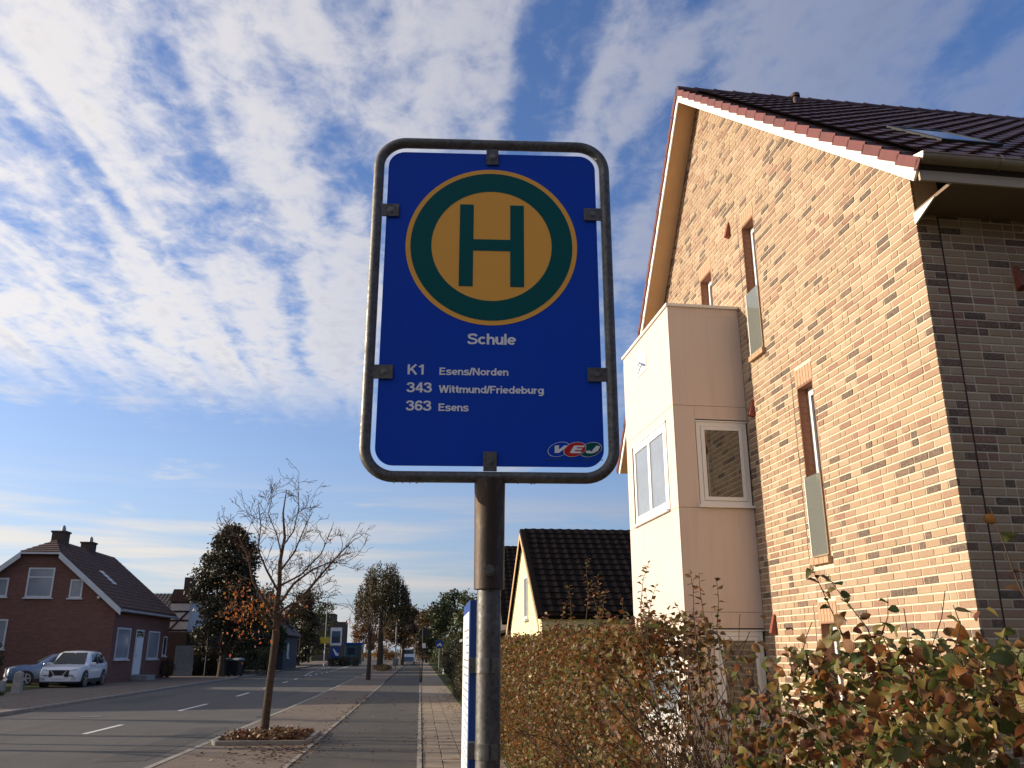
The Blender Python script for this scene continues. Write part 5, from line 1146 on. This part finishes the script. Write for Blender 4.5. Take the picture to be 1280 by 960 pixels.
stem = MB(); LL = []; DD = []
for (x, y, z) in ((.15, 3.35, 2.38), (.22, 3.5, 2.22), (.1, 3.25, 2.12), (.3, 3.8, 2.2), (.12, 1.25, 2.12), (.18, 1.18, 1.98), (.25, 1.6, 1.9), (.1, .9, 1.86), (.2, .35, 1.98), (.1, .25, 1.82), (.3, .15, 1.93), (.05, .6, 1.9), (.2, 2.3, 1.95), (.1, 4.6, 2.05), (.2, 5.6, 2.0), (.3, 7, 2.0), (.1, 6.3, 1.95), (.25, 2.8, 2.05), (.1, .0, 1.72), (.3, .5, 2.0)):
    a, d = shoot(stem, (x, y + random.uniform(-.1, .1), z - random.uniform(.5, .75)), (x + random.uniform(-.1, .1), y + random.uniform(-.1, .1), z), int(16 + 8 * (z > 2)), .05); LL += a; DD += d
for k in range(60):   # woody stems, bare at the near end
    y = random.uniform(.1, 1.2) if k < 30 else random.uniform(1.1, 10); x = random.uniform(.12, .45)
    branch_tree(stem, (x, y, 0), (random.uniform(-.2, .2), random.uniform(-.2, .2), 1), random.uniform(.75, 1.05), .014, 1, 3, 6, .11, .05, None, .0025, (3, 5), .6, 6)
stem.build('branches', 'twig', HF)
FL = frames_from(DD)
tag(link('foliage', leaf_mesh('foliage', np.concatenate([P1, P2]), np.concatenate([S1, S2]), 'leaf_hedge', up=.4), HF), kind='stuff')
tag(link('shoot_leaves', leaf_mesh('shoot_leaves', np.array(LL), rng.uniform(.035, .055, len(LL)), 'leaf_hedge', frames=FL), HF), kind='stuff')
# nearer hedge with leaves one can tell apart
HN = thing('near_beech_hedge', (1.25, 1.2, 0), 'near hedge of large ribbed green and rust leaves in front of the brick house', 'hedge')
topn = lambda y: 1.535 + .035 * math.sin(y * 5 + .4) + .03 * math.sin(y * 11) - (.10 if y > 1.85 else 0) - (.16 if y > 2.1 else 0)
P3 = hedge_leaves(8200, 0, .85, .0, 2.35, topn, shell=.16); P3[:, 1] = np.clip(P3[:, 1], 0, 2.5)
P3 = P3[P3[:, 2] > .45]
S3 = rng.uniform(.030, .052, len(P3)); F3 = leaf_frames(len(P3), .25, .7)
stem = MB(); LL = []; DD = []; random.seed(19)
for b_, t, n in (((.12, 1.45, 1.40), (.04, 1.60, 1.83), 13), ((.16, 1.40, 1.40), (.10, 1.62, 1.80), 12), ((.10, 1.30, 1.35), (.20, 1.42, 1.72), 7), ((.45, 1.0, 1.45), (.28, .98, 1.93), 5), ((.75, .9, 1.5), (.42, .92, 1.98), 5), ((.8, .95, 1.5), (.55, .98, 1.90), 4), ((.05, 2.2, 1.2), (.0, 2.3, 1.6), 8), ((.2, 2.0, 1.3), (.12, 2.05, 1.58), 6), ((.1, .8, 1.4), (.05, .85, 1.66), 6), ((.2, .6, 1.4), (.15, .62, 1.68), 6)):
    a, d = shoot(stem, b_, t, n, .05, .05, .0032); LL += a; DD += d
for k in range(26): branch_tree(stem, (random.uniform(.1, .7), random.uniform(0, 2.3), 0), (random.uniform(-.2, .2), random.uniform(-.2, .2), 1), random.uniform(.7, .95), .013, 1, 3, 6, .11, .05, None, .002, (3, 5), .6, 6)
stem.build('branches', 'twig', HN)
AP = np.concatenate([P3, np.array(LL)]); AS = np.concatenate([S3, rng.uniform(.032, .05, len(LL))]); AF = np.concatenate([F3, frames_from(DD)])
rel = AP + np.array([1.25, 1.2, -1.55]); dist = np.linalg.norm(rel, axis=1); front = (AP[:, 0] < .16) | (AP[:, 2] > 1.46)
seen = (rel[:, 2] / np.maximum(dist, .1) > -.17) & (AP[:, 1] > .5)
score = np.where(front & seen, AS / dist, 0); top300 = np.argsort(-score)[:300]
lms = [leaf_mesh('leaf', np.zeros((1, 3)), 1., 'leaf_near', True, frames=np.eye(3)[None]) for q in range(12)]
mask_ = np.ones(len(AP), bool); mask_[top300] = False
for i in top300:
    o = link('leaf', lms[i % 12], HN); X = Matrix(AF[i].tolist()).to_4x4(); X.translation = Vector(AP[i]); o.matrix_local = X @ Matrix.Scale(float(AS[i]), 4)
tag(link('foliage', leaf_mesh('foliage', AP[mask_], AS[mask_], 'leaf_near', True, frames=AF[mask_]), HN), kind='stuff')

def bush(name, label, loc, sx, sy, sz, mat, n=2500, ls=.09, seed=1, boxy=False, cat='bush', group=None):
    global rng
    old = rng; rng = np.random.default_rng(seed); b_ = thing(name, loc, label, cat, 0, group)
    v = rng.normal(0, 1, (n, 3)); v /= np.linalg.norm(v, axis=1)[:, None]
    if boxy: v = v / np.max(np.abs(v), axis=1)[:, None]
    q = rng.uniform(.72, 1.02, n)[:, None] + .09 * np.sin(v[:, :1] * 7 + seed) + .07 * np.sin(v[:, 1:2] * 9 + v[:, 2:] * 5)
    P_ = v * q * np.array([sx, sy, sz / 2]) + np.array([0, 0, sz / 2]); P_[:, 2] = np.maximum(P_[:, 2], .02)
    tag(link('foliage', leaf_mesh('foliage', P_, rng.uniform(ls * .7, ls * 1.3, n), mat), b_), kind='stuff')
    m = MB(); random.seed(seed)
    for k in range(7): m.tube([(random.uniform(-.3, .3) * sx, random.uniform(-.3, .3) * sy, 0), (random.uniform(-.5, .5) * sx, random.uniform(-.5, .5) * sy, sz * .55), (random.uniform(-.8, .8) * sx, random.uniform(-.8, .8) * sy, sz * .85)], [.03, .02, .008], 5, cap=False)
    m.build('branches', 'twig', b_); rng = old
    return b_
bush('low_hedge', 'clipped green hedge behind the wheeled bins', (-13.9, 67.5, 0), 2.9, .5, 1.75, 'leaf_green', 4500, .13, 2, True, 'hedge')
bush('low_hedge', 'clipped dark hedge continuing beyond the bins along the road', (-16.4, 80, 0), .6, 8, 1.8, 'leaf_oak', 5000, .15, 12, True, 'hedge')
bush('dark_hedge', 'tall dark hedge between the red house and the dark tree', (-15.2, 64.0, 0), 1.1, 1.0, 3.0, 'leaf_oak', 5000, .12, 3, True, 'hedge')
bush('dark_bush', 'dark round bush at the foot of the dark street tree', (-13.9, 63.5, 0), .8, .7, 2.3, 'leaf_oak', 2600, .1, 4)
bush('corner_bush', 'dark bush at the left edge of the picture by the blue-grey car', (-18.95, 41.2, 0), .9, .9, 2.1, 'leaf_oak', 3000, .09, 5)
bush('doorway_shrub', 'small dark shrub against the red brick front at its far end', (-15.9, 59.0, 0), .45, .5, 1.15, 'leaf_oak', 900, .08, 6)
bush('island_hedge', 'low clipped hedge on the traffic island', (-9.3, 110.5, 0), 1.6, 2.4, .95, 'leaf_oak', 5200, .13, 7, True, 'hedge')
bush('path_bush', 'brown and green bush at the back of the footpath by the blue round sign', (2.35, 63, 0), .75, 3.0, 2.1, 'leaf_brown', 4200, .12, 8)
bush('path_bush', 'dark yew bush overhanging the footpath just before the carport', (1.95, 47.5, 0), .75, 3.4, 2.15, 'leaf_oak', 5200, .09, 9)
bush('path_bush', 'dense bush left of the footpath bend far ahead', (2.0, 76, 0), 1.0, 4.5, 2.6, 'leaf_green', 4200, .14, 10)
bush('path_shrub', 'low ragged shrub spilling over the pavement edge beyond the timetable case', (1.5, 31.5, 0), .4, 4.0, 1.25, 'leaf_oak', 4500, .06, 11)
bush('verge_shrub', 'patch of low shrubs at the foot of the weeping tree', (-3.3, 79.0, 0), .8, 2.2, .5, 'leaf_brown', 1500, .1, 13)

# ------------------------------------------------------------------ street furniture
def bin_(x, y, label):
    b_ = thing('wheeled_bin', (x, y, 0), label, 'bin', R(-20), 'wheeled bins across the road')
    MB().add([(-.24, -.26, .08), (.24, -.26, .08), (.24, .24, .08), (-.24, .24, .08), (-.32, -.36, 1.02), (.32, -.36, 1.02), (.32, .34, 1.02), (-.32, .34, 1.02)], [(0, 3, 2, 1), (4, 5, 6, 7), (0, 1, 5, 4), (1, 2, 6, 5), (2, 3, 7, 6), (3, 0, 4, 7)]).build('body', 'black', b_, .015)
    MB().add([(-.35, -.40, 1.03), (.35, -.40, 1.03), (.35, .40, 1.03), (-.35, .40, 1.03), (-.33, -.36, 1.09), (.33, -.36, 1.09), (.30, .32, 1.17), (-.30, .32, 1.17)], [(0, 3, 2, 1), (4, 5, 6, 7), (0, 1, 5, 4), (1, 2, 6, 5), (2, 3, 7, 6), (3, 0, 4, 7)]).build('lid', 'greypaint' if x > -12.5 else 'black', b_, .012)
    for s in (-1, 1): MB().tube([(s * .20, .27, .12), (s * .27, .27, .12)], .12, 14).build('wheel', 'tyre', b_)
    MB().tube([(-.26, .40, 1.0), (-.26, .48, 1.02), (.26, .48, 1.02), (.26, .40, 1.0)], .02, 6).build('handle', 'black', b_)
bin_(-12.9, 61.3, 'left one of the two black wheeled bins at the low hedge'); bin_(-12.15, 61.6, 'right one of the two black wheeled bins at the low hedge')
def pole(name, label, loc, h, r, cat, mat='greypaint', group=None, rz=0):
    t = thing(name, loc, label, cat, rz, group); MB().tube([(0, 0, -.05), (0, 0, h * .5), (0, 0, h)], [r, r * .9, r * .8], 10).build('pole', mat, t); return t
t = pole('round_sign', 'blue round cycle path sign on a pale post right of the footpath', (1.42, 68, 0), 2.4, .04, 'sign')
so_ = MB().tube([(0, -.05, 2.12), (0, -.065, 2.12)], .32, 32).build('sign_disc', 'casblue', t)
m = MB()
for k in (-1, 1): m.add([(k * .11 + .075 * math.cos(a * .5236), -.07, 2.03 + .075 * math.sin(a * .5236)) for a in range(12)], [tuple(range(12))])
m.add([(-.11, -.071, 2.03), (.0, -.071, 2.2), (.11, -.071, 2.19), (.10, -.071, 2.03), (.0, -.071, 2.05)], [(0, 1, 2, 3, 4)]); m.build('cycle_symbol', 'plastic', so_)
t = pole('round_sign', 'thin dark post with a round sign seen from the back, beside the cycle path', (.11, 48.8, 0), 2.75, .035, 'sign', 'black'); MB().tube([(.1, .05, 2.55), (.1, .03, 2.55)], .27, 28).build('sign_disc', 'black', t); MB().box(-.02, .16, -.03, -.02, 1.75, 2.0).build('small_plate', 'plastic', t)
t = pole('white_post', 'short white marker post by the footpath bushes', (1.75, 66.4, 0), 1.1, .07, 'post', 'plastic')
box('cap', 'greypaint', t, -.08, .08, -.08, .08, 1.08, 1.14, .02)
def lamp(loc, label, h, arm, rz=0):
    t = pole('street_lamp', label, loc, h, .075, 'street lamp', 'greypaint', 'street lamps', rz)
    if arm: MB().tube([(0, 0, h - .3), (.1, 0, h + .1), (.9, 0, h + .3)], .04, 8).build('arm', 'greypaint', t)
    a = .7 if arm else -.15
    hd = MB().add([(a, -.12, h + .25), (a + .75, -.10, h + .33), (a + .75, .10, h + .33), (a, .12, h + .25), (a + .05, -.08, h + .40), (a + .65, -.06, h + .46), (a + .65, .06, h + .46), (a + .05, .08, h + .40)], [(0, 3, 2, 1), (4, 5, 6, 7), (0, 1, 5, 4), (1, 2, 6, 5), (2, 3, 7, 6), (3, 0, 4, 7)])
    if not arm: hd = MB().tube([(0, 0, h - .02), (0, 0, h + .25), (0, 0, h + .30)], [.10, .22, .05], 12)
    hd.build('lamp_head', 'greypaint', t)
lamp((-2.65, 97, 0), 'tall pale grey lamp post right of the weeping tree', 6.6, False)
lamp((-13.4, 128, 0), 'street lamp with a curved arm left of the flat brown block', 9.0, True, R(20))
lamp((-14.2, 19.6, 0), 'lamp post added by the driveway left of the frame for its thin shadow', 6.5, True)  # out of view, added only to cast a line of shadow
t = thing('poster_board', (-10.15, 109, 0), 'white-framed poster board over a blue sign on the traffic island', 'sign')
for s in (-.45, .45): MB().tube([(s, 0, -.05), (s, 0, 4.2)], .05, 8).build('post', 'greypaint', t)
p_ = box('board', 'plastic', t, -.68, .68, -.06, 0, 2.3, 4.35, .01); box('poster', 'postergrey', p_, -.52, .52, -.07, -.061, 2.55, 3.95); box('poster_patch', 'slate', p_, -.4, .4, -.074, -.071, 2.7, 3.3)
q = box('blue_sign', 'casblue', t, -.55, .55, -.05, 0, .9, 2.15, .01)
MB().add([(-.3, -.056, 1.85), (-.2, -.056, 1.95), (.3, -.056, 1.35), (.4, -.056, 1.45), (.42, -.056, 1.1), (.08, -.056, 1.12), (.2, -.056, 1.25)], [(0, 6, 5), (0, 1, 2, 6), (2, 3, 4, 5)]).build('arrow', 'plastic', q)
t = pole('yellow_sign', 'yellow direction sign on a white post at the left of the island', (-11.2, 107, 0), 3.3, .06, 'sign', 'plastic'); box('sign_plate', 'signyellow', t, -.55, .55, -.08, -.04, 2.5, 3.2, .01)
t = thing('teal_kiosk', (-9.0, 122, 0), 'teal and dark blue kiosk box standing beyond the traffic island', 'kiosk')
box('body', 'teal', t, -1.1, 1.1, 0, 2, 0, 2.5, .02); box('roof', 'casblue', t, -1.3, 1.3, -.2, 2.2, 2.5, 2.75, .02); box('hatch', 'glass', t, -.8, .3, -.02, 0, 1.2, 2.1); box('panel', 'slate', t, .45, 1.0, -.02, 0, .3, 2.2)
t = thing('parked_van', (-1.6, 118, 0), 'small white and blue van parked beyond the lamp post', 'van')
MB().prism([(-1.9, .3), (1.9, .3), (1.95, 1.9), (-1.3, 1.95), (-1.75, 1.15), (-1.95, .9)], 0, -.85, .85).build('body', 'carwhite', t, .05)
box('windscreen', 'glass', t, -.7, .7, -1.66, -1.5, 1.25, 1.8); box('bonnet_panel', 'carblue', t, -.7, .7, -1.99, -1.93, .45, .95)
for x in (-.8, .8):
    for y in (-1.2, 1.2): MB().tube([(x - .08, y, .32), (x + .08, y, .32)], .32, 16).build('wheel', 'tyre', t)
t = thing('stone_post', (-15.45, 36.8, 0), 'weathered concrete post at the corner of the driveway', 'post'); MB().add([(-.16, -.14, -.05), (.16, -.14, -.05), (.16, .14, -.05), (-.16, .14, -.05), (-.13, -.11, .78), (.13, -.11, .78), (.13, .11, .78), (-.13, .11, .78), (0, 0, .86)], [(0, 1, 5, 4), (1, 2, 6, 5), (2, 3, 7, 6), (3, 0, 4, 7), (4, 5, 8), (5, 6, 8), (6, 7, 8), (7, 4, 8)]).build('shaft', 'concrete', t)
t = thing('garden_wall', (-19.2, 38.9, 0), 'low rough concrete garden wall left of the stone post', 'wall')
for k in range(6): box('wall_stone', 'concrete', t, -2 + k * .72, -2 + k * .72 + .7, 0, .3, 0, .42 + random.uniform(-.03, .03), .02)
t = thing('yard_gate', (-14.95, 60.2, 0), 'grey weathered board gate at the end of the red house', 'gate')
for k in range(8): box('board', 'concrete', t, -.9 + k * .15, -.9 + k * .15 + .14, 0, .03, .05, 1.95 + random.uniform(-.02, .02))
box('rail', 'concrete', t, -.9, .3, .03, .07, .4, .5); box('rail', 'concrete', t, -.9, .3, .03, .07, 1.5, 1.6)
for i, (x, y) in enumerate(((-13.2, 92), (-14.4, 99))):
    t = pole('marker_post', ('pale marker post at the far kerb, nearer one', 'pale marker post at the far kerb, farther one')[i], (x, y, 0), 1.1, .06, 'post', 'plastic', 'marker posts at the far kerb'); box('band', 'black', t, -.065, .065, -.065, .065, .75, .88)
t = pole('thin_gate_post', 'thin dark post with a small lamp in front of the tall dark hedge', (-14.25, 61.9, 0), 3.0, .05, 'post', 'black'); MB().tube([(0, 0, 3.0), (0, 0, 3.08), (0, 0, 3.22)], [.05, .1, .07], 8).build('lamp_globe', 'plastic', t)
t = thing('litter_bin', (-2.2, 81.5, 0), 'small grey litter bin beside the weeping tree trunk', 'bin'); MB().tube([(0, 0, .35), (0, 0, .4), (0, 0, 1.0)], [.2, .24, .27], 14).build('body', 'greypaint', t); MB().tube([(0, .22, 0), (0, .22, 1.1)], .03, 8).build('post', 'greypaint', t)
# grass tufts at the driveway edge
n = 2600; gx = np.concatenate([rng.uniform(-19, -15.3, n)]); gy = rng.uniform(33.2, 35.5, n)
tag(link('grass_tufts', leaf_mesh('grass_tufts', np.stack([gx, gy, np.full(n, .01)], 1), rng.uniform(.08, .2, n), 'leaf_green', droop=-1.2)), 'rough grass along the driveway edge at the left', 'grass', kind='stuff')
